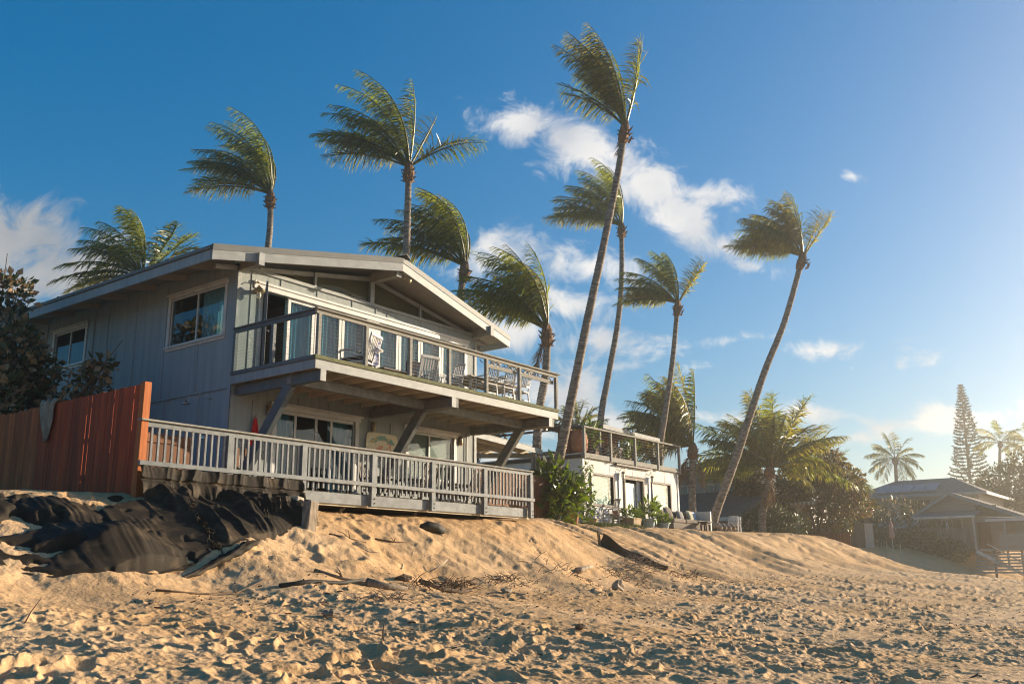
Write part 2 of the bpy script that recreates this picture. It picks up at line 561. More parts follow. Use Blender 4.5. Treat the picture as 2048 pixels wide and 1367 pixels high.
G = dict(
    sand=sand_mat(),
    siding=pmat('siding_paint', (0.30, 0.35, 0.375), (0.235, 0.28, 0.305), (7, 7, 0.35), 0.75, 0.3, (60, 60, 1.5), bdist=.004),  # same paint as the front, coloured bluer and darker for the shaded side
    siding_lt=pmat('siding_paint_front', (0.31, 0.34, 0.335), (0.245, 0.27, 0.265), (7, 7, 0.35), 0.75, 0.35, (60, 60, 1.5), bdist=.005),  # same wall paint, copy for the sunlit front
    trim=pmat('white_trim', (0.60, 0.59, 0.565), (0.49, 0.48, 0.455), (3, 3, 3), 0.5, 0.05),
    grey=pmat('grey_timber_paint', (0.225, 0.242, 0.245), (0.150, 0.162, 0.166), (5, 5, 5), 0.65, 0.25, (30, 30, 30), rnd=0.08, bdist=.004),
    fascia=pmat('fascia_paint', (0.315, 0.33, 0.325), (0.25, 0.263, 0.26), (3, 3, 6), 0.6, 0.1),
    soffit=pmat('soffit_paint', (0.36, 0.33, 0.27), (0.29, 0.265, 0.215), (2, 9, 2), 0.7, 0.1),
    slate=pmat('slate_paint', (0.115, 0.135, 0.145), (0.085, 0.10, 0.11), (4, 4, 4), 0.5, 0.1),  # dark slate; also used to put shade on left-side rails and first beam
    beam=pmat('beam_paint', (0.185, 0.19, 0.18), (0.13, 0.135, 0.128), (5, 5, 5), 0.7, 0.25, (30, 30, 30), bdist=.004),
    weather=pmat('weathered_rail', (0.30, 0.29, 0.255), (0.20, 0.195, 0.17), (3, 20, 20), 0.8, 0.3, rnd=.1, bdist=.004),
    deckedge=pmat('mossy_deck_edge', (0.145, 0.150, 0.075), (0.10, 0.105, 0.05), (6, 6, 12), 0.85, 0.3),
    deckfloor=pmat('deck_boards', (0.15, 0.125, 0.09), (0.10, 0.085, 0.06), (1, 12, 6), 0.8, 0.2),
    joist=pmat('joist_paint', (0.60, 0.53, 0.39), (0.50, 0.44, 0.32), (4, 2, 4), 0.75, 0.15),
    metal_roof=pmat('metal_roof', (0.165, 0.17, 0.165), (0.13, 0.135, 0.13), (1, 1, 1), 0.6, 0.05, spec=.3),
    cable=pmat('steel_cable', (0.34, 0.32, 0.28), None, (4, 4, 4), 0.6, 0, metal=.3),
    steel=pmat('steel', (0.5, 0.5, 0.48), None, (4, 4, 4), 0.3, 0, metal=1.0),
    brass=pmat('brass_lamp', (0.45, 0.36, 0.22), (0.3, 0.22, 0.13), (9, 9, 9), 0.45, 0.1, metal=0.5),
    lampglass=pmat('frosted_lamp', (0.80, 0.75, 0.62), None, (5, 5, 5), 0.3, 0),
    glass=glass_mat('window_glass', (0.58, 0.74, 0.77), 1.55),
    glass_dark=glass_mat('window_glass_plain', (0.75, 0.8, 0.8), 1.6),
    glass_bal=glass_mat('clerestory_glass', (0.72, 0.72, 0.66), 1.5),
    curtain=pmat('curtain', (0.34, 0.60, 0.68), (0.26, 0.48, 0.56), (9, 9, 0.5), 0.9, 0.2, translucent=.3),  # curtain teal strengthened to stand in for sky reflected in the door panes
    blind=pmat('blind', (0.62, 0.72, 0.68), (0.55, 0.66, 0.63), (1, 1, 60), 0.6, 0.2, (1, 1, 60)),
    mesh_screen=pmat('textured_privacy_film', (0.42, 0.40, 0.33), (0.26, 0.25, 0.21), (40, 40, 14), 0.5, 0.2),
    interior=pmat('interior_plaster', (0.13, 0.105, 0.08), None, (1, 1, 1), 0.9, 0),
    redwood=pmat('redwood_stain', (0.42, 0.060, 0.008), (0.22, 0.026, 0.004), (16, 16, 0.9), 0.7, 0.35, (50, 50, 2), rnd=.30, bdist=.005),
    redpost=pmat('redwood_post', (0.47, 0.145, 0.036), (0.34, 0.092, 0.022), (16, 16, 0.9), 0.7, 0.3, (50, 50, 2), bdist=.005),
    oldwood=pmat('old_fence_wood', (0.54, 0.135, 0.042), (0.28, 0.068, 0.022), (16, 16, 0.9), 0.85, 0.35, (50, 50, 2), rnd=.25, bdist=.005),
    brownwood=pmat('brown_wood', (0.22, 0.10, 0.045), (0.13, 0.06, 0.03), (12, 12, 1), 0.75, 0.3, rnd=.2, bdist=.005),
    driftwood=pmat('driftwood', (0.34, 0.28, 0.21), (0.16, 0.125, 0.09), (14, 14, 4), 0.9, 0.6, rnd=.35, bdist=.01),
    twig=pmat('twig', (0.16, 0.11, 0.07), (0.07, 0.045, 0.03), (18, 18, 18), 0.9, 0.4, rnd=.4),
    bark=pmat('palm_bark', (0.34, 0.28, 0.22), (0.10, 0.08, 0.06), (4, 4, 11), 0.9, 0.8, (14, 14, 40), bdist=.03),
    bark2=pmat('tree_bark', (0.18, 0.14, 0.10), (0.09, 0.07, 0.05), (6, 6, 6), 0.9, 0.6, bdist=.02),
    husk=pmat('palm_husk', (0.27, 0.16, 0.085), (0.10, 0.06, 0.032), (14, 14, 6), 0.95, 0.8, bdist=.03),
    cloth=None,
    rubber=pmat('black_rubber', (0.02, 0.02, 0.018), (0.05, 0.042, 0.03), (4, 4, 4), 0.7, 0.3),
    planks_white=pmat('white_board_paint', (0.60, 0.595, 0.575), (0.37, 0.335, 0.295), (9, 9, 1.2), 0.7, 0.35, (40, 40, 3), contrast=(.22, .42), rnd=.07, bdist=.005),
    brown_trim=pmat('dark_brown_trim', (0.09, 0.06, 0.04), (0.055, 0.037, 0.026), (6, 6, 6), 0.6, 0.1),
    terracotta=pmat('terracotta', (0.42, 0.19, 0.10), (0.30, 0.13, 0.07), (6, 6, 6), 0.85, 0.2, rnd=.15),
    pot_tan=pmat('tan_pot', (0.48, 0.36, 0.22), (0.36, 0.26, 0.16), (6, 6, 6), 0.8, 0.2, rnd=.15),
    pot_dark=pmat('dark_pot', (0.11, 0.085, 0.075), (0.07, 0.055, 0.05), (6, 6, 12), 0.7, 0.2, rnd=.15),
    pot_blue=pmat('blue_grey_pot', (0.30, 0.38, 0.40), (0.2, 0.27, 0.3), (6, 6, 6), 0.5, 0.1),
    white_paint=pmat('white_furniture', (0.52, 0.51, 0.485), (0.45, 0.44, 0.42), (5, 5, 5), 0.5, 0.05),
    grey_furn=pmat('grey_wood_furniture', (0.42, 0.37, 0.31), (0.3, 0.26, 0.21), (8, 8, 3), 0.8, 0.2, rnd=.1),
    navy=pmat('navy_cushion', (0.02, 0.022, 0.035), (0.012, 0.013, 0.022), (20, 20, 20), 0.9, 0.2),
    taupe=pmat('taupe_cushion', (0.24, 0.205, 0.17), (0.17, 0.145, 0.12), (20, 20, 20), 0.95, 0.2, rnd=.12),
    greypad=pmat('grey_cushion', (0.30, 0.29, 0.28), (0.24, 0.23, 0.22), (20, 20, 20), 0.95, 0.2),
    cream=pmat('cream_cushion', (0.45, 0.42, 0.30), (0.38, 0.35, 0.25), (20, 20, 20), 0.95, 0.2),
    towel_w=pmat('white_towel', (0.76, 0.75, 0.78), (0.66, 0.66, 0.72), (10, 10, 10), 0.95, 0.4),
    towel_r=pmat('red_towel', (0.50, 0.012, 0.02), (0.36, 0.008, 0.015), (10, 10, 10), 0.9, 0.3),
    stripe=None,
    leaf_palm=pmat('palm_leaf', (0.205, 0.225, 0.036), (0.050, 0.080, 0.012), (5, 5, 5), 0.33, 0.0, spec=.7, rnd=.25, translucent=.50, tcol=(1.8, 1.7, .5)),  # light tone in the noise also stands in for bright leaflet highlights
    leaf_palm2=pmat('palm_leaf_olive', (0.290, 0.265, 0.065), (0.075, 0.095, 0.018), (5, 5, 5), 0.33, 0.0, spec=.7, rnd=.25, translucent=.50, tcol=(1.7, 1.5, .5)),  # olive leaf, pale noise tone doubling as painted highlights
    leaf_dry=pmat('dry_palm_leaf', (0.30, 0.19, 0.10), (0.16, 0.095, 0.05), (3, 3, 3), 0.7, 0.0, rnd=.2, translucent=.2),
    rachis=pmat('palm_rachis', (0.33, 0.27, 0.085), (0.21, 0.19, 0.06), (3, 3, 3), 0.5, 0.0),
    leaf_gloss=pmat('glossy_leaf', (0.15, 0.20, 0.028), (0.045, 0.085, 0.012), (6, 6, 6), 0.35, 0, spec=.5, translucent=.30, tcol=(1.6, 1.6, .5)),
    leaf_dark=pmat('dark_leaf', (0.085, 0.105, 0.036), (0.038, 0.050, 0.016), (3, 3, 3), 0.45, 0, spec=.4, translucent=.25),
    leaf_brown=pmat('brown_leaf', (0.46, 0.32, 0.18), (0.18, 0.11, 0.06), (4, 4, 4), 0.6, 0, translucent=.25),
    leaf_tan=pmat('sea_almond_leaf', (0.16, 0.13, 0.035), (0.062, 0.068, 0.016), (3, 3, 3), 0.45, 0, translucent=.35, tcol=(1.5, 1.3, .6)),
    leaf_pine=pmat('pine_needles', (0.060, 0.070, 0.035), (0.03, 0.038, 0.02), (3, 3, 3), 0.7, 0, translucent=.15),
    shingle=pmat('asphalt_shingle', (0.21, 0.185, 0.165), (0.14, 0.122, 0.11), (3, 3, 14), 0.95, 0.5, (4, 4, 30), bdist=.02),
    shingle_dark=pmat('dark_shingle', (0.12, 0.105, 0.10), (0.075, 0.067, 0.062), (3, 3, 14), 0.95, 0.5, (4, 4, 30), bdist=.02),
    far_wall=pmat('far_wall_grey', (0.33, 0.30, 0.265), (0.27, 0.245, 0.22), (1, 1, 9), 0.85, 0.1),
    far_wall2=pmat('far_wall_blue_grey', (0.30, 0.31, 0.31), (0.25, 0.26, 0.26), (1, 1, 9), 0.85, 0.1),
    far_fence=pmat('far_fence_wood', (0.20, 0.165, 0.125), (0.13, 0.105, 0.08), (9, 9, 1), 0.9, 0.2, rnd=.2),
    solar=pmat('solar_panel', (0.03, 0.035, 0.05), None, (6, 6, 6), 0.2, 0, spec=.6),
    fabric_pink=pmat('faded_pink_canvas', (0.50, 0.28, 0.25), (0.42, 0.22, 0.2), (5, 5, 5), 0.9, 0.1),
    stake=pmat('stake_wood', (0.55, 0.48, 0.36), (0.42, 0.36, 0.27), (6, 6, 2), 0.8, 0.2),
    silt=pmat('silt_fabric', (0.030, 0.033, 0.024), (0.075, 0.062, 0.042), (2.5, 2.5, 2.5), 0.8, 0.3),
    mossy=pmat('mossy_stake', (0.10, 0.10, 0.05), (0.2, 0.16, 0.1), (9, 9, 5), 0.9, 0.4),
    grass=pmat('grass', (0.10, 0.12, 0.03), (0.05, 0.065, 0.016), (5, 5, 5), 0.7, 0, translucent=.3),
    wave=pmat('sea_water', (0.02, 0.07, 0.09), (0.015, 0.05, 0.07), (.2, .2, .2), 0.12, 0.6, (.6, .25, 1), bdist=.2),
    rope=pmat('strap_orange', (0.55, 0.30, 0.06), None, (4, 4, 4), 0.8, 0),
    blue=pmat('blue_string', (0.06, 0.10, 0.42), None, (4, 4, 4), 0.7, 0),
    teal=pmat('teal_cloth', (0.05, 0.35, 0.36), None, (4, 4, 4), 0.8, 0),
)

# ------------------------------------------------------------------ the beach
def hash2(ix, iy, k):
    h = (ix.astype(np.int64) * 374761393 + iy.astype(np.int64) * 668265263 + k * 974634541) & 0xFFFFFFFF
    h = ((h ^ (h >> 13)) * 1274126177) & 0xFFFFFFFF
    h = (h ^ (h >> 16)) & 0xFFFFFFFF
    return h / 4294967295.0


def vnoise(x, y, k=0):
    ix = np.floor(x); iy = np.floor(y)
    fx = x - ix; fy = y - iy
    fx = fx * fx * fx * (fx * (fx * 6 - 15) + 10); fy = fy * fy * fy * (fy * (fy * 6 - 15) + 10)
    a = hash2(ix, iy, k); b = hash2(ix + 1, iy, k); c = hash2(ix, iy + 1, k); d = hash2(ix + 1, iy + 1, k)
    return (a + (b - a) * fx) * (1 - fy) + (c + (d - c) * fx) * fy - 0.5


def fbm(x, y, o=4, k=0, g=.5):
    s = 0; a = 1.0
    for i in range(o):
        s = s + a * vnoise(x * 2 ** i + 17.3 * i, y * 2 ** i - 9.1 * i, k + i)
        a *= g
    return s


DU = [-40, 3, 6, 8, 10, 13, 16, 21.4, 25, 28, 33, 40, 52, 56, 60, 66, 75, 90, 120, 200]
D_CV = [15.8, 15.8, 15.8, 15.7, 15.5, 15.5, 15.6, 15.6, 17.3, 18.5, 18.6, 18.5, 18.5, 19.0, 21.5, 22.5, 19, 16, 15, 14]
D_CZ = [2.2, 2.3, 2.38, 2.5, 2.55, 2.46, 2.44, 2.52, 2.78, 2.80, 2.82, 2.90, 3.05, 2.85, 2.7, 2.9, 3.1, 3.0, 2.8, 2.5]
D_TV = [11.6, 11.6, 11.6, 11.5, 11.6, 11.6, 11.9, 12.2, 12.6, 13.0, 13.6, 13.8, 13.8, 14.0, 14.6, 15, 14, 12, 10, 9]
D_TZ = [.80, .80, .80, .80, .80, .76, .74, .74, .80, .86, .95, 1.08, 1.12, 1.05, .80, .75, .70, .55, .3, 0]


def base_z(x, y):
    cv = np.interp(x, DU, D_CV); cz = np.interp(x, DU, D_CZ)
    tv = np.interp(x, DU, D_TV); tz = np.interp(x, DU, D_TZ)
    w = 0.35 * np.sin(x * 0.9 + 1) + 0.22 * np.sin(x * 2.3)
    tv = tv + w
    d = tv - y
    zb = tz - .105 * np.clip(d, 0, 6.5) - .045 * np.clip(d - 6.5, 0, 60)
    t = np.clip((y - tv) / np.maximum(cv - tv, .5), 0, 1.35)
    # rounded toe, rounded brow
    s = np.where(t < 1, t ** 1.25, 1.0)
    s = np.where(t > .82, np.minimum(s, 1) * 0 + (.82 ** 1.25 + (1 - .82 ** 1.25) * np.sin(np.clip((t - .82) / .36, 0, 1) * math.pi / 2)), s)
    z = zb + (cz - tz) * np.clip(s, 0, 1)
    inland = np.clip(y - cv, 0, 40)
    z = z + 0.05 * np.minimum(inland, 8)
    # sand settled against the fence on the left
    return z


def prints(x, y, cell, k, depth, lo=.10, hi=.17):
    """trodden sand: a pit with a pushed-up rim in every cell, random size and heading"""
    gx = np.floor(x / cell); gy = np.floor(y / cell)
    h = np.zeros_like(x)
    for di in (-1, 0, 1):
        for dj in (-1, 0, 1):
            ix = gx + di; iy = gy + dj
            px = (ix + .15 + .7 * hash2(ix, iy, k)) * cell
            py = (iy + .15 + .7 * hash2(ix, iy, k + 1)) * cell
            th = 6.283 * hash2(ix, iy, k + 2)
            r = lo + (hi - lo) * hash2(ix, iy, k + 3)
            dp = depth * (0.15 + 1.1 * hash2(ix, iy, k + 4) ** 1.4)
            dx = x - px; dy = y - py
            c, s = np.cos(th), np.sin(th)
            a = (dx * c + dy * s) / 1.55
            b = -dx * s + dy * c
            q = np.sqrt(a * a + b * b) / r
            pit = -np.clip(1.12 - q * q, 0, 1.12)
            rim = 0.52 * np.exp(-((q - 1.25) / 0.24) ** 2) * (1 + .85 * np.cos(np.arctan2(b, a) - th * 2))
            h = h + dp * (pit + rim)
    return h


def sand_z(x, y, fine=True):
    z = base_z(x, y)
    if not fine:
        return z
    cv = np.interp(x, DU, D_CV); tv = np.interp(x, DU, D_TV)
    t = (y - tv) / np.maximum(cv - tv, .5)
    beach = np.clip(1 - (t + .15) * 3.0, 0, 1)          # flat, trodden
    face = np.clip(t * 3, 0, 1) * np.clip((1.25 - t) * 4, 0, 1)
    near = np.clip(1 - (x - 70) / 40, 0, 1)
    wx = x + .16 * fbm(x * 2.3, y * 2.3, 3, 90); wy = y + .16 * fbm(x * 2.3 + 40, y * 2.3, 3, 95)
    # smoother wind-swept patch low on the right
    smooth = np.clip((3.6 - y + .6 * fbm(x * .5, y * .5, 3, 70)) / 1.6, 0, 1) * np.clip((x - 7.5) / 2.5, 0, 1) * np.clip((22 - x) / 6, 0, 1)
    trod = np.clip(.85 + 1.1 * fbm(x * .40, y * .40, 3, 33), .35, 1.2) * (1 - .72 * smooth)
    pr = 1.0 * prints(wx, wy, .34, 1, .066, .075, .125) + 1.15 * prints(wx + 7.7, wy + 3.1, .50, 11, .090, .10, .16) + .85 * prints(wx + 1.7, wy + 9.1, .17, 21, .036, .03, .06)
    bx = np.abs(fbm(x * 3.1, y * 3.1, 4, 44, .55))
    z = z + beach * trod * (pr * .42 + .030 * (bx - .22) + .070 * fbm(x * .9, y * .9, 3, 40)) * near
    z = z + beach * .020 * (np.abs(fbm(x * 11, y * 11, 3, 47)) - .15) * (1 - .6 * smooth)
    # lower face left of the second house is kicked about, the rest is combed by rills
    scuff = np.clip((24.5 - x) / 5, 0, 1)
    z = z + face * scuff * (.50 * prints(wx, wy, .8, 51, .09, .12, .3) * np.clip(.5 + 1.6 * fbm(x * .6, y * .6, 2, 63), 0, 1.2) + .10 * fbm(x * .8, y * .8, 3, 55) + .05 * fbm(x * 5, y * 5, 4, 58))
    ril = 1 - scuff
    wob = .35 * fbm(x * .9, y * .55, 3, 66)
    r1 = np.abs(vnoise((x + wob) * 1.7, y * .22, 71)) ** .8
    r2 = np.abs(vnoise((x + wob) * 3.9, y * .45, 73))
    r3 = vnoise((x + wob) * 8.5, y * .8, 75)
    z = z + face * ril * (.30 * (r1 - .25) + .20 * (r2 - .25) + .06 * r3 + .09 * fbm(x * .5, y * .9, 3, 77))
    z = z + face * .5 * ril * prints(wx, wy, .7, 81, .05, .08, .16) * np.clip(.55 - t, 0, .5) * 2
    return z


def build_sand():
    # rings about the shore point under the viewpoint, finer where prints can be told apart
    a0 = math.atan2(fwh.y, fwh.x)
    ang = np.concatenate([np.linspace(-180, -34, 70)[:-1], np.linspace(-34, 33, 960), np.linspace(33, 180, 70)[1:]])
    ang = a0 - np.radians(ang)[::-1]
    r = list(np.arange(.4, 6.3, .14)) + [6.3]
    while r[-1] < 230:
        q = r[-1]
        r.append(q + max(.021, .021 * (q / 9.0) ** 1.6))
    r = np.array(r)
    A, Rr = np.meshgrid(ang, r)
    X = Rr * np.cos(A); Y = Rr * np.sin(A)
    Z = sand_z(X, Y)
    # a few walkers' trails: heel-and-ball prints, left and right alternating
    rn = random.Random(77)
    for sx_, sy_, hd, cnt in ((6.6, 8.6, R(-22), 34), (12.0, 10.6, R(-35), 30), (8.5, 5.4, R(8), 36), (17.0, 11.2, R(-12), 40), (10.5, 3.2, R(38), 24), (7.0, 11.0, R(-60), 16), (20.0, 6.0, R(15), 30)):
        px_, py_, h_ = sx_, sy_, hd
        for k in range(cnt):
            h_ += rn.uniform(-.09, .09)
            px_ += math.cos(h_) * .66; py_ += math.sin(h_) * .66
            sd_ = .10 * (1 if k % 2 else -1)
            cx_, cy_ = px_ - math.sin(h_) * sd_, py_ + math.cos(h_) * sd_
            sel = np.nonzero((np.abs(X - cx_) < .34) & (np.abs(Y - cy_) < .34))
            if not len(sel[0]):
                continue
            dx, dy = X[sel] - cx_, Y[sel] - cy_
            a = dx * math.cos(h_) + dy * math.sin(h_); b = -dx * math.sin(h_) + dy * math.cos(h_)
            q1 = np.sqrt(((a - .07) / .10) ** 2 + (b / .065) ** 2); q2 = np.sqrt(((a + .09) / .075) ** 2 + (b / .05) ** 2)
            q = np.minimum(q1, q2)
            dep = rn.uniform(.035, .06)
            flat = np.exp(-(q / 1.6) ** 4) * .5
            Z[sel] = Z[sel] - dep * np.clip(1.25 - q ** 2, 0, 1) + dep * .42 * np.exp(-((q - 1.45) / .25) ** 2) * (1 - .6 * np.sign(a))
    n, mm = X.shape
    idx = np.arange(n * mm).reshape(n, mm)
    q = np.stack([idx[:-1, :-1], idx[:-1, 1:], idx[1:, 1:], idx[1:, :-1]], -1).reshape(-1, 4)[:, ::-1]
    o = np_mesh('beach_sand', np.stack([X, Y, Z], -1).reshape(-1, 3), q, np.full(len(q), 4), G['sand'], smooth=True)
    tag(o, 'trodden golden beach sand rising to a dune', None, None, 'structure')
    # wide ground sheet under everything, out to the horizon
    g = MB()
    xs = [-700, -60, 0, 60, 120, 230, 900]
    ys = [-40, -14, -6, 0, 8, 16, 40, 700]
    zs = {-40: -6, -14: -2.2, -6: -1.3, 0: -1.1, 8: -.8, 16: -.3, 40: 0.8, 700: 1.5}
    for y in ys:
        for x in xs:
            g.v.append((x, y, zs[y] - 0.25))
    w = len(xs)
    for j in range(len(ys) - 1):
        for i in range(w - 1):
            g.f.append((j * w + i, j * w + i + 1, (j + 1) * w + i + 1, (j + 1) * w + i))
    g.build('ground', G['sand'], kind='structure', base=(0, 0, 0), label='sandy ground reaching inland and along the shore')
    MB().poly([(-700, -700, -1.75), (900, -700, -1.75), (900, -8, -1.75), (-700, -8, -1.75)], (0, 0, -.02)).build('sea', G['wave'], kind='structure', base=(0, 0, 0), label='sea beyond the beach')


build_sand()


def gz(x, y):
    return float(base_z(np.array([float(x)]), np.array([float(y)]))[0])


def gzf(x, y):
    return float(sand_z(np.array([float(x)]), np.array([float(y)]))[0])

# ------------------------------------------------------------------ the grey beach house
X0, X1, YW = 13.52, 22.62, 18.68          # front wall from X0 to X1, facing the sea (-y)
XM = 18.05
ZD, ZU = 2.86, 5.78                        # lower and upper deck floors
YD = 15.70                                 # front edge of both decks
YB = 29.6
EX0, EX1 = 12.40, 23.70                    # eaves
EZ, AZ = 8.57, 9.59                        # eave and ridge heights (top of roof)
EYF, AYF = 18.17, 17.54                    # front ends of eave and ridge (prow)


def roof_z(x):
    return EZ + (AZ - EZ) * (1 - abs(x - XM) / (XM - EX0))


def wall_cells(mb, axis, plane, thick, a0, a1, z0, z1, holes, topf=None):
    """a wall with rectangular openings, as boxes; axis 'x': wall runs along x at y=plane"""
    cuts = sorted(set([a0, a1] + [h[i] for h in holes for i in (0, 1)] + ([XM] if topf and a0 < XM < a1 else [])))
    for p, q in zip(cuts[:-1], cuts[1:]):
        hs = sorted([(h[2], h[3]) for h in holes if h[0] <= p + 1e-6 and h[1] >= q - 1e-6])
        z = z0
        for lo, hi in hs:
            if lo > z + 1e-4:
                _cell(mb, axis, plane, thick, p, q, z, z, lo, lo)
            z = hi
        tp, tq = (topf(p), topf(q)) if topf else (z1, z1)
        if max(tp, tq) > z + 1e-3:
            _cell(mb, axis, plane, thick, p, q, z, z, max(tp, z + .001), max(tq, z + .001))


def _cell(mb, axis, plane, thick, p, q, zp, zq, tp, tq):
    if axis == 'x':
        mb.hexa([(p, plane, zp), (q, plane, zq), (q, plane + thick, zq), (p, plane + thick, zp)], [(p, plane, tp), (q, plane, tq), (q, plane + thick, tq), (p, plane + thick, tp)])
    else:
        mb.hexa([(plane, q, zq), (plane, p, zp), (plane + thick, p, zp), (plane + thick, q, zq)], [(plane, q, tq), (plane, p, tp), (plane + thick, p, tp), (plane + thick, q, tq)])


H = thing('beach_house', 'two-storey grey beach house with white trimmed windows and cable-railed balcony', 'house', (X0, YW, 2.4))


def hp(mb, name, mat, parent=None, **k):
    return mb.build(name, mat, parent or H, **k)


# openings: x0, x1, z0, z1 on the front; y0, y1, z0, z1 on the side
UP_L = (14.30, 17.85, ZU, 8.00)
UP_R = (18.35, 22.05, ZU, 8.00)
LO_D = (14.92, 17.55, ZD, 5.08)
LO_W = (19.62, 21.58, 3.75, 5.08)
CL0, CLT = 8.50, 0.20
cler = [(14.2, 15.93), (16.00, 17.94), (18.11, 19.99), (20.06, 21.9)]
SW1 = (19.12, 21.40, 6.79, 8.07)
SW2 = (25.58, 27.30, 7.00, 8.06)

mb = MB()
wall_cells(mb, 'x', YW, .14, X0, X1, 2.3, 9, [UP_L, UP_R, LO_D, LO_W], lambda x: CL0 - .001)
front = hp(mb, 'front_wall', G['siding_lt'])
mb = MB()
wall_cells(mb, 'y', X0 + .002, .14, YW + .142, YB, 2.3, 8.60, [SW1, SW2])
side = hp(mb, 'side_wall', G['siding'])
mb = MB()
mb.box(X1 - .142, X1 - .002, YW + .142, YB, 2.3, 8.60)
mb.box(X0 + .15, X1 - .15, YB - .14, YB, 2.3, 8.42)
mb.poly([(X0, YB - .1, 8.42), (X1, YB - .1, 8.42), (X1, YB - .1, roof_z(X1) - .16), (XM, YB - .1, AZ - .16), (X0, YB - .1, roof_z(X0) - .16)], (0, .08, 0))
hp(mb, 'rear_wall', G['siding'])
# inside: floor, partition and ceiling so rooms read as rooms
mb = MB()
mb.box(X0 + .15, X1 - .15, YW + .15, YB - .15, ZU - .32, ZU - .02)
mb.box(X0 + .15, X1 - .15, YW + .15, YB - .15, ZD - .3, ZD - .02)
mb.box(X0 + .15, X1 - .15, YW + 4.4, YW + 4.5, ZD, 8.7)
mb.box(16.0, 16.1, YW + .9, YW + 4.4, ZU, 8.2)
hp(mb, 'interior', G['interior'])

# battens and boards on the walls
b0 = hp(BX(-.022, .022, -.016, 0, 0, 1), 'batten', G['siding_lt'])
b0.parent = H


def batten_f(x, z0, z1):
    b = BX(x - .022, x + .022, YW - .018, YW - .001, z0, z1)
    return hp(b, 'batten', G['siding_lt'])


bpy.data.objects.remove(b0)
for x in (14.85, 16.05, 17.30, 18.66, 20.05, 21.30):
    batten_f(x, 8.19, 8.40)
for x in (13.95, 18.20):
    batten_f(x, 8.19 if x > 14 else 5.8, 8.40)
for x in (14.20, 18.08, 18.90, 22.10):
    batten_f(x, ZD, 5.20)
for x in (15.6, 16.6):
    batten_f(x, 5.26, 5.45)
for y in (20.1, 21.59, 23.0, 24.4, 26.3, 27.8):
    z0, z1 = 5.47, 8.42
    for w in (SW1, SW2):
        if w[0] - .15 < y < w[1] + .15:
            z1 = w[2] - .15
    hp(BX(X0 - .018, X0 + .001, y - .022, y + .022, z0, z1), 'batten', G['siding'])
for y in (19.9, 21.4, 23.0, 24.5, 26.3):
    hp(BX(X0 - .018, X0 + .001, y - .022, y + .022, 2.4, 5.40), 'batten', G['siding'])
hp(BX(X0 - .03, X0 + .001, YW + .1, YB, 5.41, 5.45), 'seam_flashing', G['siding'])
# corner boards
hp(BX(X0 - .025, X0 + .09, YW - .028, YW - .001, 2.4, 8.42), 'corner_board', G['fascia'], bevel=.004)
hp(BX(X0 - .026, X0 + .001, YW - .028, YW + .10, 2.4, 8.42), 'corner_board', G['siding'], bevel=.004)
hp(BX(X1 - .09, X1 + .025, YW - .028, YW - .001, 2.4, 8.30), 'corner_board', G['fascia'], bevel=.004)
hp(BX(X1 - .45, X1 - .40, YW - .03, YW - .001, 2.4, 5.3), 'batten', G['fascia'])
hp(BX(X0 - .04, X0 + .1, 25.10, 25.34, 2.4, 8.35), 'pilaster', G['siding'])
# band under the clerestory, header over the doors
hp(BX(X0 + .10, X1 - .02, YW - .05, YW - .001, 8.405, 8.495), 'band_board', G['fascia'], bevel=.004)
hp(BX(14.0, 22.22, YW - .045, YW - .001, 8.0, 8.18), 'header_board', G['trim'], bevel=.004)
hp(BX(14.0, 22.24, YW - .075, YW - .046, 8.13, 8.19), 'header_moulding', G['trim'])

# clerestory: triangular panes between mullions
for x0, x1 in cler:
    zt = lambda x: roof_z(x) - .40
    a, b = max(zt(x0), CL0 + .012), max(zt(x1), CL0 + .012)
    hp(MB().poly([(x0, YW + .08, CL0), (x1, YW + .08, CL0), (x1, YW + .08, b), (x0, YW + .08, a)], (0, .02, 0)), 'roller_shade', G['soffit'])  # added opaque panel; its beige stands in for the soffit reflected in the panes
    w = hp(MB().poly([(x0, YW + .05, CL0), (x1, YW + .05, CL0), (x1, YW + .05, b), (x0, YW + .05, a)], (0, .012, 0)), 'clerestory_pane', G['glass_bal'])
for x in (14.17, 15.965, 20.025, 21.93):
    hp(BX(x - .035, x + .035, YW - .02, YW + .12, CL0 - .002, roof_z(x) - .33), 'mullion', G['fascia'])
hp(BX(17.95, 18.10, YW - .03, YW + .12, CL0 - .002, roof_z(18) - .30), 'king_post', G['fascia'])
for x0, x1 in ((X0, 14.135), (21.965, X1)):
    hp(MB().poly([(x0, YW, CL0 + .001), (x1, YW, CL0 + .001), (x1, YW, roof_z(x1) - .34), (x0, YW, roof_z(x0) - .34)], (0, .12, 0)), 'gable_panel', G['siding_lt'])
hp(MB().poly([(EX0 + .5, YW + .02, roof_z(EX0 + .5) - .44), (XM, YW + .02, AZ - .44), (EX1 - .5, YW + .02, roof_z(EX1 - .5) - .44), (EX1 - .5, YW + .02, roof_z(EX1 - .5) - .32), (XM, YW + .02, AZ - .32), (EX0 + .5, YW + .02, roof_z(EX0 + .5) - .32)], (0, .06, 0)), 'gable_plate', G['fascia'])

# ---- roof
roof = thing('roof_anchor', None, None, (XM, 24, 8.6))
roof.name = 'roof'
ORG['roof'] = Vector((XM, 24, 8.6)) - Vector((X0, YW, 2.4)) * 0
roof.parent = H
roof.location = Vector((XM, 24, 8.6)) - Vector((X0, YW, 2.4))


def slab(xe, side, lift, thick, inset=0.0):
    sgn = 1
    e0 = (xe, EYF + inset, EZ - lift); a0 = (XM, AYF + inset, AZ - lift)
    a1 = (XM, YB + 1.0, AZ - lift); e1 = (xe, YB + .8, EZ - lift)
    pts = [e0, a0, a1, e1] if side < 0 else [a0, e0, e1, a1]
    return MB().poly(pts, (0, 0, thick))


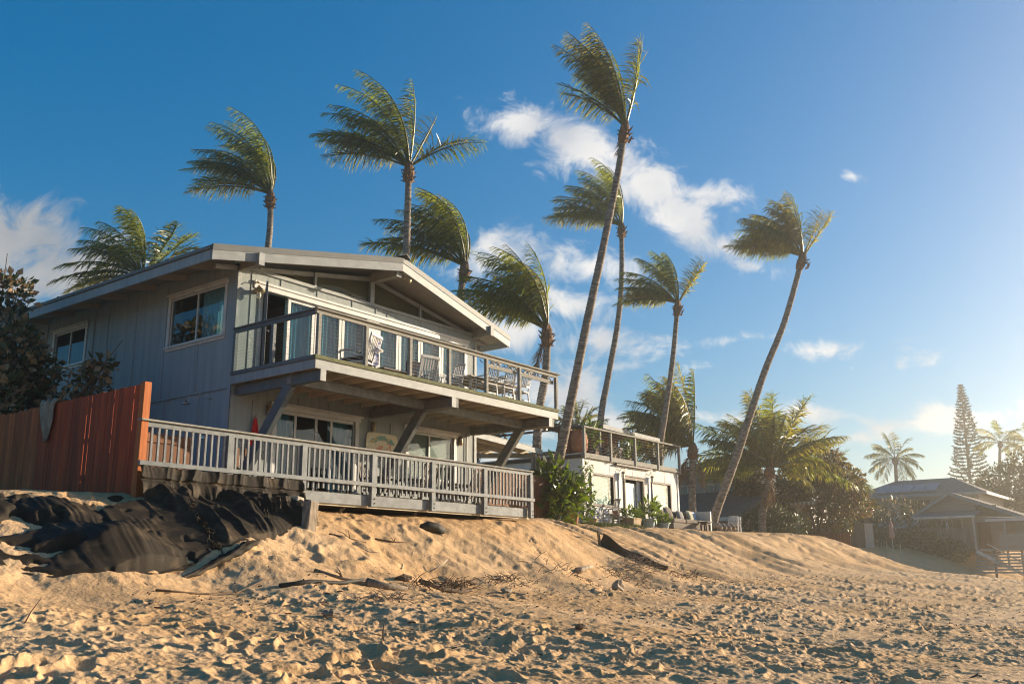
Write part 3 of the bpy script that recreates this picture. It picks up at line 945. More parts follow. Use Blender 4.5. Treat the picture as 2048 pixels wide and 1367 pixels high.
for sgn, xe in ((-1, EX0), (1, EX1)):
    slab(xe, sgn, .030, .030).build('metal_sheet', G['metal_roof'], roof)
    slab(xe - sgn * .05, sgn, .155, .12, .06).build('soffit', G['soffit'], roof)
    # eave fascia and drip edge
    x0, x1 = (xe - .002, xe + .045) if sgn < 0 else (xe - .045, xe + .002)
    MB().hexa([(x0, EYF + .05, EZ - .36), (x1, EYF + .05, EZ - .36), (x1, YB + .78, EZ - .36), (x0, YB + .78, EZ - .36)],
              [(x0, EYF + .05, EZ - .115), (x1, EYF + .05, EZ - .115), (x1, YB + .78, EZ - .115), (x0, YB + .78, EZ - .115)]).build('eave_fascia', G['siding'] if sgn < 0 else G['fascia'], roof, bevel=.004)
    x0, x1 = (xe - .05, xe + .03) if sgn < 0 else (xe - .03, xe + .05)
    BX(x0, x1, EYF + .04, YB + .8, EZ - .11, EZ - .028).build('drip_edge', G['metal_roof'], roof)
    # rake: fascia board below, metal flashing above
    def rake(z0, z1, dy, thick):
        e = (xe - .0, EYF + dy); a = (XM, AYF + dy)
        p = [(e[0], e[1], EZ + z0), (a[0], a[1], AZ + z0), (a[0], a[1], AZ + z1), (e[0], e[1], EZ + z1)]
        if sgn > 0: p = p[::-1]
        return MB().poly(p, (0, thick, 0))
    rake(-.37, -.145, -.03, .05).build('rake_fascia', G['fascia'], roof)
    rake(-.142, .012, -.045, .07).build('rake_flashing', G['metal_roof'], roof)
    # standing seams on top
    for k in range(1, 13):
        t = k / 13
        y = EYF + (YB - EYF) * t
        MB().bar((xe, y, EZ + .012), (XM, y - .0, AZ + .012), .03, .035).build('standing_seam', G['metal_roof'], roof)
    # rafters under the eave
    y = YW + .75
    while y < YB:
        xa, xb = (X0 + .1, xe + .07) if sgn < 0 else (X1 - .1, xe - .07)
        MB().bar((xa, y, roof_z(xa) - .235), (xb, y, roof_z(xb) - .235), .10, .15).build('rafter', G['soffit'], roof)
        y += 1.4
MB().poly([(XM - .22, AYF - .10, AZ + .0), (XM, AYF - .16, AZ + .085), (XM, YB + 1, AZ + .05), (XM - .22, YB + 1, AZ - .02)], (0, 0, .02)).poly([(XM, AYF - .16, AZ + .085), (XM + .22, AYF - .10, AZ + .0), (XM + .22, YB + 1, AZ - .02), (XM, YB + 1, AZ + .05)], (0, 0, .02)).build('ridge_cap', G['metal_roof'], roof)
# three beams that carry the front overhang
for x, y0, zt, w in ((X0 + .10, 17.93, roof_z(X0 + .1) - .16, .14), (XM, 17.68, AZ - .20, .18), (X1 - .12, 17.93, roof_z(X1 - .12) - .16, .14)):
    BX(x - w / 2, x + w / 2, y0, YW - .03, zt - .30, zt).build('roof_beam', G['soffit'], roof, bevel=.006)
    BX(x - w / 2 - .01, x + w / 2 + .01, y0 - .025, y0 - .001, zt - .31, zt + .0).build('beam_cap', G['fascia'], roof)
# spotlight and lamp under the ridge
MB().tube([(18.25, 17.72, 9.14), (18.30, 17.62, 9.06)], .035, 8).tube([(18.30, 17.62, 9.08), (18.33, 17.50, 8.98)], [.03, .065], 10).build('floodlight', G['brass'], roof, smooth=True)

# ---- windows on the side wall
def side_window(w, mull, name='window'):
    y0, y1, z0, z1 = w
    m_ = MB()
    t = .10
    m_.box(X0 - .03, X0 - .001, y0 - t, y1 + t, z0 - t - .02, z0)
    m_.box(X0 - .03, X0 - .001, y0 - t - .03, y1 + t + .03, z1, z1 + t)
    m_.box(X0 - .03, X0 - .001, y0 - t, y0, z0, z1)
    m_.box(X0 - .03, X0 - .001, y1, y1 + t, z0, z1)
    win = hp(m_, name, G['trim'], bevel=.004)
    BX(X0 - .075, X0 - .031, y0 - t - .03, y1 + t + .03, z1 + t - .03, z1 + t + .02).build('head_moulding', G['trim'], win)
    BX(X0 - .075, X0 - .031, y0 - t, y1 + t, z0 - .055, z0 - .015).build('sill', G['trim'], win)
    fr = MB()
    f = .045
    for a, b in zip([y0] + mull, mull + [y1]):
        fr.box(X0 + .02, X0 + .07, a, b, z0, z0 + f).box(X0 + .02, X0 + .07, a, b, z1 - f, z1)
        fr.box(X0 + .021, X0 + .069, a, a + f / 2, z0 + f, z1 - f).box(X0 + .021, X0 + .069, b - f / 2, b, z0 + f, z1 - f)
        BX(X0 + .042, X0 + .050, a + f / 2, b - f / 2, z0 + f, z1 - f).build('pane', G['glass_dark'], win)
    fr.build('sash', G['trim'], win)
    return win


w1 = side_window(SW1, [20.28])
w2 = side_window(SW2, [26.45])


def curtain(x0, x1, y, z0, z1, mat, parent, axis='x', amp=.03, n=None):
    n = n or max(8, int((x1 - x0) / .025))
    c = MB()
    for i in range(n + 1):
        t = x0 + (x1 - x0) * i / n
        d = amp * math.sin(t * 42) + amp * .5 * math.sin(t * 17 + 1)
        p = (t, y + d) if axis == 'x' else (y + d, t)
        c.v += [(p[0], p[1], z0), (p[0], p[1], z1)]
    for i in range(n):
        c.f.append((2 * i, 2 * i + 2, 2 * i + 3, 2 * i + 1))
    return c.build('curtain', mat, parent, smooth=True)


curtain(19.15, 20.2, X0 + .16, SW1[2], SW1[3], G['curtain'], w1, 'y')
curtain(21.15, 21.38, X0 + .16, SW1[2], SW1[3], G['interior'], w1, 'y')

# ---- glazed doors on the front
def glazed(name, x0, x1, z0, z1, y, curt=None, st=.09, glass='glass', lab=None):
    fr = MB()
    fr.box(x0, x0 + st, y, y + .05, z0, z1).box(x1 - st, x1, y, y + .05, z0, z1)
    fr.box(x0 + st, x1 - st, y + .001, y + .049, z1 - st, z1).box(x0 + st, x1 - st, y + .001, y + .049, z0, z0 + st * 1.4)
    d = hp(fr, name, G['trim'], bevel=.003)
    if lab: d['label'] = lab
    BX(x0 + st, x1 - st, y + .02, y + .03, z0 + st * 1.4, z1 - st).build('pane', G[glass], d)
    if curt:
        curtain(x0 + st * .5, x0 + (x1 - x0) * curt, y + .16, z0, z1, G['curtain'], d)
    return d


for a, b, c in ((15.13, 16.02, .98), (16.04, 16.97, .97), (16.99, 17.85, .75)):
    glazed('glass_door', a, b, ZU + .01, 8.0, YW + .03, c)
for a, b, c in ((18.35, 19.17, .97), (19.19, 20.09, .97), (20.11, 21.01, .8), (21.03, 22.05, .97)):
    glazed('glass_door', a, b, ZU + .01, 8.0, YW + .03, c)
# the open leaf, swung out towards the sea
hx, hy = 14.36, YW - .03
ldir = Vector((-.585, -.811, 0)).normalized()
LP = lambda t, z: (hx + ldir.x * t, hy + ldir.y * t, z)
leaf = MB()
for t0, t1, z0, z1 in ((0, .08, ZU + .02, 7.99), (.78, .86, ZU + .02, 7.99), (.08, .78, 7.90, 7.99), (.08, .78, ZU + .02, ZU + .15)):
    leaf.bar(LP(t0, (z0 + z1) / 2), LP(t1, (z0 + z1) / 2), .05, z1 - z0)
ld = hp(leaf, 'open_glass_door', G['slate'], bevel=.003)
MB().bar(LP(.08, (ZU + .15 + 7.9) / 2), LP(.78, (ZU + .15 + 7.9) / 2), .01, 7.9 - ZU - .15).build('pane', G['glass_dark'], ld)
hq = Vector((-ldir.y, ldir.x, 0))
MB().tube([Vector(LP(.80, 6.78)) + hq * .03, Vector(LP(.80, 6.78)) + hq * .09, Vector(LP(.70, 6.78)) + hq * .09], .012, 6).build('handle', G['white_paint'], ld)
# door post between the two door sets and side jambs
hp(BX(17.86, 18.34, YW - .02, YW - .001, ZU, 8.0), 'wall_post', G['trim'])
hp(BX(14.18, 14.30, YW - .03, YW - .001, ZU, 8.0), 'door_jamb', G['trim'])
hp(BX(22.05, 22.17, YW - .03, YW - .001, ZU, 8.0), 'door_jamb', G['trim'])
# lower sliding door and window with their trim
def trimmed(x0, x1, z0, z1, nm):
    t = .13
    q = MB()
    q.box(x0 - t, x0, YW - .035, YW - .001, z0, z1).box(x1, x1 + t, YW - .035, YW - .001, z0, z1)
    q.box(x0 - t - .06, x1 + t + .06, YW - .04, YW - .001, z1, z1 + .16)
    w_ = hp(q, nm, G['trim'], bevel=.004)
    BX(x0 - t - .10, x1 + t + .10, YW - .09, YW - .041, z1 + .11, z1 + .165).build('head_moulding', G['trim'], w_)
    return w_


sd = trimmed(*LO_D, 'sliding_door')
q = MB()
xs = [14.92, 15.55, 16.23, 16.75, 17.55]
for x in xs:
    q.box(x - .035, x + .035, YW + .03, YW + .07, ZD, 5.08)
q.box(14.92, 17.55, YW + .031, YW + .069, 5.0, 5.08).box(14.92, 17.55, YW + .031, YW + .069, ZD, ZD + .08)
q.build('door_frame', G['trim'], sd)
for a, b in zip(xs[:-1], xs[1:]):
    BX(a + .035, b - .035, YW + .045, YW + .053, ZD + .08, 5.0).build('pane', G['glass'], sd)
curtain(14.95, 15.5, YW + .2, ZD, 5.05, G['curtain'], sd)
curtain(16.78, 17.5, YW + .2, ZD, 5.05, G['curtain'], sd)
lw = trimmed(*LO_W, 'window')
q = MB()
for x in (19.64, 20.55, 21.55):
    q.box(x - .03, x + .03, YW + .03, YW + .07, 3.75, 5.08)
q.box(19.62, 21.58, YW + .031, YW + .069, 5.03, 5.08).box(19.62, 21.58, YW + .031, YW + .069, 3.75, 3.81)
q.build('sash', G['trim'], lw)
for a, b in ((19.67, 20.52), (20.58, 21.52)):
    BX(a, b, YW + .045, YW + .053, 3.81, 5.03).build('pane', G['glass_dark'], lw)
    BX(a, b, YW + .075, YW + .08, 3.81, 5.03).build('privacy_film', G['mesh_screen'], lw)

# wall lamps
def bulkhead(x, z):
    b = hp(MB().lathe((x, YW - .055, z - .14), [(.03, 0), (.06, .03), (.065, .13), (.06, .25), (.03, .28)], 10), 'wall_lamp', G['brass'], smooth=True)
    for k in range(3):
        a = z - .08 + k * .08
        MB().tube([(x - .07, YW - .08, a), (x, YW - .13, a), (x + .07, YW - .08, a)], .008, 5).build('cage_ring', G['brown_trim'], b)


for x in (14.66, 18.18, 21.86):
    bulkhead(x, 5.02)


def onion_lamp(x, z, mat='brass'):
    b = hp(MB().tube([(x, YW - .01, z + .30), (x, YW - .13, z + .36), (x, YW - .20, z + .30), (x, YW - .20, z + .22)], .014, 6).lathe((x, YW - .20, z + .08), [(.16, 0), (.15, .03), (.06, .10), (.03, .15)], 14), 'balcony_lamp', G[mat], smooth=True)
    MB().lathe((x, YW - .20, z - .10), [(.02, 0), (.055, .04), (.06, .10), (.04, .18)], 12).build('globe', G['lampglass'], b, smooth=True)


onion_lamp(14.02, 7.78)
onion_lamp(18.12, 7.02, 'trim')
# outdoor shower on the side wall
sh = hp(MB().tube([(X0 - .01, 19.37, 5.22), (X0 - .20, 19.5, 5.26), (X0 - .45, 19.72, 5.24), (X0 - .47, 19.74, 5.16)], .012, 6).lathe((X0 - .47, 19.74, 5.07), [(.10, 0), (.095, .03), (.03, .05), (.02, .09)], 12), 'shower_head', G['steel'], smooth=True)
MB().lathe((X0 - .05, 19.55, 4.25), [(.02, 0), (.05, .02), (.05, .08), (.02, .1)], 8).build('shower_valve', G['steel'], sh)

# ---- balcony
bal = hp(BX(X0 + .0, 22.78, YD + .03, YW - .031, ZU - .04, ZU), 'balcony_floor', G['deckfloor'])
BX(X0 - .06, 22.82, YD - .06, YD + .029, ZU - .085, ZU + .005).build('deck_edge', G['deckedge'], bal, bevel=.004)
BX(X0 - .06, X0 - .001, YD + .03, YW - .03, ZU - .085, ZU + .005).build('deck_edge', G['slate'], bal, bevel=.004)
BX(X0 - .03, 22.79, YD - .03, YD + .02, ZU - .295, ZU - .087).build('rim_board', G['fascia'], bal, bevel=.004)
BX(X0 - .03, X0 + .02, YD + .021, YW - .04, ZU - .295, ZU - .087).build('rim_board', G['siding'], bal, bevel=.004)
BX(22.74, 22.79, YD + .021, YW - .04, ZU - .295, ZU - .087).build('rim_board', G['fascia'], bal)
x = X0 + .55
while x < 22.7:
    BX(x - .022, x + .022, YD + .021, YW - .03, ZU - .28, ZU - .041).build('joist', G['joist'], bal)
    x += .61
BX(X0 + .1, 22.7, 16.62, 16.76, ZU - .50, ZU - .282).build('cross_beam', G['grey'], bal, bevel=.006)
for i, xb in enumerate((13.72, 18.10, 22.38)):
    a, b = (xb - .07, xb + .07)
    bm_ = BX(a, b, YD - .02, YW - .04, ZU - .54, ZU - .297).build('cantilever_beam', G['slate'] if i == 0 else G['beam'], bal, bevel=.006)  # first beam is a darker copy, its shade put into the colour
    BX(a - .01, b + .01, YD - .045, YD - .021, ZU - .55, ZU - .298).build('end_plate', G['fascia'], bm_)
    if i:
        BX(b + .02, b + .15, YD - .01, YW - .5, ZU - .54, ZU - .297).build('sister_beam', G['beam'], bal, bevel=.006)
    # raking strut down to the foot of the wall
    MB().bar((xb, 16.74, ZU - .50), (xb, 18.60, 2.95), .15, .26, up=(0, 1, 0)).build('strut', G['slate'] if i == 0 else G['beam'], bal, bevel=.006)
BX(22.5, 22.56, 15.9, 15.96, ZU - .62, ZU - .56).build('camera_bracket', G['white_paint'], bal)

# cable railing
rail = thing('rail_anchor', None, None, (X0, YD, ZU))
rail.name = 'balcony_railing'
ORG['balcony_railing'] = Vector((X0, YD, ZU))
rail.parent = H
rail.location = Vector((X0, YD, ZU)) - Vector((X0, YW, 2.4))
ZR = 6.85
BX(X0 - .09, 22.86, YD - .09, YD + .07, ZR - .035, ZR).build('cap_rail', G['weather'], rail, bevel=.004)
BX(X0 - .05, 22.80, YD - .03, YD + .03, ZR - .125, ZR - .037).build('sub_rail', G['weather'], rail)
BX(X0 - .07, X0 + .08, YD + .071, YW - .03, ZR - .035, ZR).build('cap_rail', G['slate'], rail, bevel=.004)  # same rail in dark slate, shade of this side put into its colour
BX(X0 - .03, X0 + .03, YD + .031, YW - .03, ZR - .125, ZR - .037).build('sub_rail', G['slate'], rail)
for i, xp in enumerate((13.57, 15.01, 16.49, 17.94, 19.46, 20.94, 22.43, 22.74)):
    w = .045
    if i == 6: continue
    BX(xp - w, xp + w, YD - .045, YD + .045, ZU - .07 if i else ZU - .08, ZR - .126).build('rail_post', G['weather'], rail, bevel=.004)
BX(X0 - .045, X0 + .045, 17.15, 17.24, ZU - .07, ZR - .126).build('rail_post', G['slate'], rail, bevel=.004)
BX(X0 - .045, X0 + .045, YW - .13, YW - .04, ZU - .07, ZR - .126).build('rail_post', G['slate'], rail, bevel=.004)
for k in range(10):
    z = ZU + .075 + k * .083
    MB().tube([(X0 + .05, YD, z), (22.72, YD, z)], .0020, 5).build('cable', G['cable'], rail)
    MB().tube([(X0, YD + .05, z), (X0, YW - .12, z)], .0020, 5).build('cable', G['cable'], rail)
for a, b in ((19.51, 20.89), (20.99, 22.69)):
    BX(a, b, YD + .05, YD + .09, ZR - .32, ZR - .22).build('mid_rail', G['weather'], rail, bevel=.004)
sc = MB()
for k in range(13):
    x = 19.3 + k * .27
    for j in range(6):
        pass
    sc.tube([(x + .27 * j / 6, YD + .10, ZR - .14 - .07 * math.sin(math.pi * j / 6)) for j in range(7)], .012, 5)
sc.build('rope_garland', G['driftwood'], rail)

# ------------------------------------------------------------------ lower timber deck
D = thing('timber_deck', 'low grey timber deck with slatted railing along the dune', 'deck', (9.56, YD, 2.4))
LX0, LX1 = 9.56, 21.40
posts = [11.39, 13.25, 15.29, 17.30, 19.31, 21.33]
fl = None
y = YD + .06
while y < YW - .05:
    BX(LX0 + .05, LX1 - .02, y, y + .135, ZD - .04, ZD).build('floor_board', G['deckfloor'], D)
    y += .142
for p, q_ in zip([9.62] + posts[:-1], posts):
    BX(p + .072, q_ - .072, YD - .01, YD + .04, 2.60, 2.835).build('fascia_board', G['grey'], D, bevel=.004)
BX(LX0 + .1, LX1, YD + .041, YD + .09, 2.56, 2.80).build('rim_joist', G['joist'], D)
for x in np.arange(10.0, 21.2, 1.22):
    BX(x - .025, x + .025, YD + .095, YW - .05, 2.58, 2.815).build('joist', G['joist'], D)
for x in posts:
    p = BX(x - .07, x + .07, YD - .115, YD - .012, 2.58, 3.76).build('post', G['grey'], D, bevel=.005)
    for z in (2.66, 2.76):
        MB().tube([(x + .03, YD - .135, z), (x + .03, YD - .113, z)], .014, 6).build('bolt', G['brown_trim'], p)
BX(LX0 - .12, LX1 + .03, YD - .125, YD + .03, 3.835, 3.87).build('cap_rail', G['weather'], D, bevel=.004)
BX(LX0 - .09, LX1 + .02, YD - .075, YD - .02, 3.735, 3.833).build('top_rail', G['grey'], D, bevel=.004)
BX(LX0 - .10, LX1 + .04, YD - .135, YD - .078, 3.03, 3.115).build('bottom_rail', G['grey'], D, bevel=.004)
bal0 = MB().box(-.020, .020, -.020, .020, 0, 1)
bme = bpy.data.meshes.new('baluster')
bme.from_pydata(bal0.v, [], bal0.f)
bme.materials.append(G['grey'])
rr = random.Random(4)
x = 9.70
while x < LX1 - .05:
    if all(abs(x - p) > .085 for p in posts):
        o = bpy.data.objects.new('baluster', bme)
        COL.objects.link(o)
        o.parent = D
        o.location = (x - 9.56, -.055, 2.895 - 2.4 + rr.uniform(-.012, .012))
        o.scale = (1, 1, 3.735 - 2.895)
        o.rotation_euler = (0, rr.uniform(-.006, .006), 0)
    x += .1425
# short piers in the shade below
for x in (12.2, 14.6, 17.0, 19.4):
    MB().bar((x, YD + .5, 2.2), (x + .35, YD + .5, 2.62), .09, .09).build('brace', G['driftwood'], D)

# ------------------------------------------------------------------ fence beside the deck
FX = 9.54
FN = thing('board_fence', 'tall red-stained board fence ending in a bright orange post', 'fence', (FX, 15.7, 2.5))
rr = random.Random(7)
BX(9.455, 9.60, 15.615, 15.76, 2.30, 4.55).build('end_post', G['redpost'], FN, bevel=.006)
y = 15.768
while y < 19.45:
    w = rr.uniform(.118, .142)
    dx = rr.uniform(-.006, .006)
    BX(FX - .012 + dx, FX + .012 + dx, y, y + w, 2.45, 4.53 + rr.uniform(-.012, .010)).build('board', G['redwood'], FN)
    y += w + rr.choice((.002, .003, .004, .008, .016))
for z in (2.9, 3.6, 4.3):
    BX(FX + .022, FX + .062, 15.76, 19.45, z, z + .09).build('back_rail', G['redwood'], FN)
FO = thing('board_fence', 'older dull brown board fence continuing left of the red one', 'fence', (FX, 19.5, 2.5))
y = 19.47
while y < 25:
    w = rr.uniform(.12, .145)
    dx = rr.uniform(-.008, .008)
    BX(FX - .012 + dx, FX + .012 + dx, y, y + w, 2.45, 4.52 + rr.uniform(-.03, .012)).build('board', G['oldwood'], FO)
    y += w + rr.choice((.002, .003, .006))
for z in (2.9, 4.2):
    BX(FX + .022, FX + .062, 19.47, 25, z, z + .09).build('back_rail', G['oldwood'], FO)

# grey palm spathe hung over the fence, point down
q = MB()
nr, nc = 18, 12
for i in range(nr + 1):
    t = i / nr
    wd = .34 * (1 - t) ** .75 + .03
    zc = 4.60 - .84 * t
    for j in range(nc + 1):
        s_ = j / nc * 2 - 1
        yy = 19.17 + s_ * wd * .9 - .09 * t + .02 * math.sin(t * 9 + j)
        xx = FX - .055 - .10 * (1 - s_ * s_) * (1 - t * .5) - .018 * math.sin(j * 2.1 + t * 3)
        if i == 0: xx += .05
        q.v.append((xx, yy, zc + .04 * math.sin(j * 1.9) * (i in (0, nr))))
for i in range(nr):
    for j in range(nc):
        a = i * (nc + 1) + j
        q.f.append((a, a + 1, a + nc + 2, a + nc + 1))
G['spathe'] = pmat('grey_spathe', (0.40, 0.31, 0.24), (0.20, 0.15, 0.11), (14, 14, 2.5), 0.9, 0.6, bdist=.01)
o = q.build('palm_spathe', G['spathe'], smooth=True, label='grey weathered palm spathe hung point-down over the red fence', cat='palm spathe')
o.modifiers.new('t', 'SOLIDIFY').thickness = .02

# ------------------------------------------------------------------ black ground cloth over the dune
def cloth_mat():
    M = pmat('ground_cloth', (0.022, 0.0165, 0.0105), (0.105, 0.072, 0.040), (1.3, 1.3, 2.4), 0.75, 0.35, (9, 9, 9), spec=.18, contrast=(.26, .46), bdist=.01)
    return M


G['cloth'] = cloth_mat()
CB_U = [0, 4, 6.2, 6.7, 7.45, 8.5, 9.3, 10.1, 11.6, 12.4, 13.2]
CB_V = [12.5, 12.8, 13.15, 12.85, 12.6, 12.95, 13.3, 13.5, 14.15, 14.65, 14.95]


def build_cloth():
    root = thing('ground_cloth', 'black erosion cloth draped in folds over the dune below the red fence', 'cloth', (9, 14, 1.2))
    nu, nt = 420, 150
    u = np.linspace(1.0, 13.05, nu)
    t = np.linspace(0, 1, nt)
    Uu, T = np.meshgrid(u, t)
    vb = np.interp(Uu, CB_U, CB_V) + .10 * fbm(Uu * 2.2, Uu * 0 + 3.3, 3, 301)
    right = np.clip((Uu - 9.0) / .7, 0, 1)
    right = right * right * (3 - 2 * right)
    vt = 15.95 + (15.42 - 15.95) * right + .15 * fbm(Uu * 1.7, Uu * 0 + 8, 3, 311) * (1 - right)
    # hanging part drops first, then runs out
    Vv = vt + (vb - vt) * (T ** (1 + .55 * right))
    zb = sand_z(Uu, Vv, False)
    ztop = np.interp(Uu, [1, 9, 9.7, 14], [0, 0, 2.68, 2.64])
    hang = ztop + (sand_z(Uu, vb, False) - ztop) * T ** .85 + .10 * np.sin(math.pi * T)
    lie = zb + .03 + .16 * np.sin(math.pi * np.clip(T, 0, 1)) ** .8 * np.clip(.25 + 1.5 * fbm(Uu * .55 + 2, Vv * .8, 2, 320), 0, 1.1)
    hump = .42 * np.exp(-((Uu - 8.0) / .75) ** 2 - ((Vv - 13.5) / .6) ** 2)
    Z = lie * (1 - right) + np.maximum(hang, zb + .03) * right + hump
    # folds
    env = np.sin(math.pi * np.clip(T * .96 + .02, 0, 1)) ** .5
    wu = Uu + .25 * fbm(Uu * .8, T * 2.5, 3, 330)
    f1 = 1 - 2 * np.abs(vnoise(wu * 2.1 + T * .5, T * .9, 333)) * 2
    f2 = 1 - 2 * np.abs(vnoise(wu * 5.3 - T * .7, T * 1.6, 335)) * 2
    f3 = 1 - 2 * np.abs(vnoise(wu * 1.2 + T * 2.2, T * 3.1, 337)) * 2
    f4 = 1 - 2 * np.abs(vnoise(wu * 11 + T * 1.3, T * 2.2, 339)) * 2
    Z = Z + env * .022 * f4
    Z = Z + env * (.13 * f1 * (.25 + .75 * right) + .045 * f2 * (.35 + .65 * right) + .05 * f3 * (1 - .6 * right))
    Vv = Vv - env * right * (.14 * f1 + .07 * f2)
    Z = Z + .016 * fbm(Uu * 9, T * 9, 3, 340) * env
    # drifted sand lies over the sheet on the left: let it sink below the sand there
    ga = lambda cx, cy, rx, ry: np.clip(1.35 * np.exp(-((Uu - cx) / rx) ** 2 - ((Vv - cy) / ry) ** 2) - .30 + .9 * fbm(Uu * 2.4, Vv * 2.4, 3, 351), 0, 1)
    sink = np.maximum(np.maximum(ga(8.5, 15.55, .85, .38), ga(6.7, 14.35, .50, .22)), ga(7.1, 13.45, .28, .14)) * (1 - right)
    Z = Z - .9 * sink
    Z = np.maximum(Z, sand_z(Uu, Vv, False) + .10 * np.clip((1 - T) * 6, 0, 1) - .9 * sink)
    edge = np.clip((.10 - T) / .10, 0, 1) * (1 - right)
    Z = Z * (1 - edge) + (sand_z(Uu, Vv, False) - .10) * edge
    Z = np.where(T > .97, np.minimum(Z, sand_z(Uu, Vv, False) + .0), Z)
    idx = np.arange(nu * nt).reshape(nt, nu)
    qd = np.stack([idx[:-1, :-1], idx[1:, :-1], idx[1:, 1:], idx[:-1, 1:]], -1).reshape(-1, 4)
    o = np_mesh('main_sheet', np.stack([Uu, Vv, Z], -1).reshape(-1, 3), qd, np.full(len(qd), 4), G['cloth'], root, (9, 14, 1.2), smooth=True)
    # gathered upper flap tied under the railing
    nu, nt = 260, 40
    u = np.linspace(9.42, 13.12, nu); t = np.linspace(0, 1, nt)
    Uu, T = np.meshgrid(u, t)
    wu = Uu + .05 * fbm(Uu * 3, T * 2, 2, 360)
    f1 = np.abs(2 * (((wu * 1.9 + .25 * T) % 1) - .5)) ** 2.5
    f2 = 1 - 4 * np.abs(vnoise(wu * 5.2 + T * .6, T * .5, 363))
    f3 = 1 - 4 * np.abs(vnoise(wu * 12 - T * .5, T * .9, 365))
    sk = np.clip((T - .58) / .42, 0, 1)
    tie = np.exp(-((T - .58) / .045) ** 2)
    Vv = 15.50 - .13 * T - .05 * f1 * (1 - tie) - (.016 + .035 * sk) * f2 - (.006 + .02 * sk) * f3 + .03 * tie
    Z = 3.00 - .40 * T - .14 * sk + .03 * f1 * (1 - T) - .045 * sk * f2 - .03 * sk * f3
    idx = np.arange(nu * nt).reshape(nt, nu)
    qd = np.stack([idx[:-1, :-1], idx[1:, :-1], idx[1:, 1:], idx[:-1, 1:]], -1).reshape(-1, 4)
    np_mesh('upper_flap', np.stack([Uu, Vv, Z], -1).reshape(-1, 3), qd, np.full(len(qd), 4), G['cloth'], root, (9, 14, 1.2), smooth=True)
    # frayed seam hanging down the folds
    r3 = random.Random(11)
    fr = MB()
    for k in range(60):
        a = r3.random()
        x0 = 9.75 - .35 * a + r3.uniform(-.04, .04); v0 = 15.05 - 1.55 * a
        z0 = 2.55 - 1.05 * a
        p = Vector((x0 + .25, v0 - .15, z0))
        pts = [p]
        for j in range(4):
            p = p + Vector((r3.uniform(-.05, .05), r3.uniform(-.05, .02), r3.uniform(-.06, .01)))
            pts.append(p)
        fr.tube(pts, [.012, .014, .012, .010, .006], 4)
    fr.build('frayed_edge', G['cloth'], root)
    st = MB()
    for k in range(7):
        z0 = 2.55 - k * .09
        st.tube([(12.98 + r3.uniform(-.03, .03), 15.2 - k * .06, z0), (13.04, 15.12 - k * .06, z0 - .05), (12.96, 15.1 - k * .06, z0 - .10)], .006, 4)
    st.build('blue_lacing', G['blue'], root)


build_cloth()

# a rolled strip of the same cloth half buried at the toe
q = MB()
pts = [(10.55, 13.52), (10.2, 13.36), (9.85, 13.2), (9.45, 13.1), (9.0, 12.93), (8.6, 12.8)]
pp, rad = [], []
for i, (x, y) in enumerate(pts):
    pp.append((x, y, gz(x, y) + .07 - .012 * i)); rad.append([.06, .13, .12, .10, .07, .03][i])
q.tube(pp, rad, 14, True, .25, 3)
q2 = MB()
import random as _r
rs = _r.Random(5)
P_ = []
for i in range(len(pp) - 1):
    for k in range(6):
        u = k / 6
        a_, b_ = Vector(pp[i]), Vector(pp[i + 1])
        P_.append((a_.lerp(b_, u), (rad[i] * (1 - u) + rad[i + 1] * u)))
for i, (c_, r_) in enumerate(P_):
    for k in range(16):
        th = 2 * math.pi * k / 16
        rr_ = r_ * (1 + .30 * math.sin(3 * th + i * .5) * math.cos(i * .9) + .22 * math.sin(7 * th - i * .8) + rs.uniform(-.06, .06))
        q2.v.append((c_.x + rr_ * math.cos(th) * .35, c_.y + rr_ * math.cos(th) * 1.25, c_.z - .03 + rr_ * math.sin(th) * .62))
for i in range(len(P_) - 1):
    for k in range(16):
        q2.f.append((i * 16 + k, i * 16 + (k + 1) % 16, (i + 1) * 16 + (k + 1) % 16, (i + 1) * 16 + k))
q = q2
q.build('cloth_strip', G['cloth'], smooth=True, label='rolled black cloth strip half buried in sand below the big sheet', cat='cloth')

# squared timber stub leaning beside the cloth
q = MB()
q.bar((12.52, 14.55, 1.85), (12.62, 14.60, 2.50), .23, .23, up=(0, 1, 0))
q.build('timber_stub', G['driftwood'], bevel=.02, label='short square weathered timber stub at the right end of black cloth', cat='timber')
q = MB()
q.bar((12.66, 15.1, 2.1), (12.75, 15.16, 2.62), .20, .20, up=(0, 1, 0))
q.build('timber_stub', G['stake'], bevel=.02, label='pale sawn timber stub just behind the weathered one', cat='timber')


# ------------------------------------------------------------------ driftwood and litter on the sand
def stick(name, mat, pts, r, label, cat, lift=.02, seed=0, jit=.3, group=None, branches=0):
    rn = random.Random(seed)
    P = []
    for i, p in enumerate(pts):
        z = gzf(p[0], p[1]) + lift + (p[2] if len(p) > 2 else 0)
        P.append((p[0], p[1], z))
    rad = [r * (1 - .55 * i / max(1, len(P) - 1)) for i in range(len(P))]
    q = MB().tube(P, rad, 7, True, jit, seed)
    for k in range(branches):
        i = rn.randrange(1, len(P) - 1)
        a = Vector(P[i])
        b = a + Vector((rn.uniform(-.2, .2), rn.uniform(-.2, .2), rn.uniform(.03, .2)))
        q.tube([a, (a + b) / 2 + Vector((0, 0, .03)), b], [r * .5, r * .35, r * .15], 5)
    return q.build(name, mat, smooth=True, label=label, cat=cat, group=group)


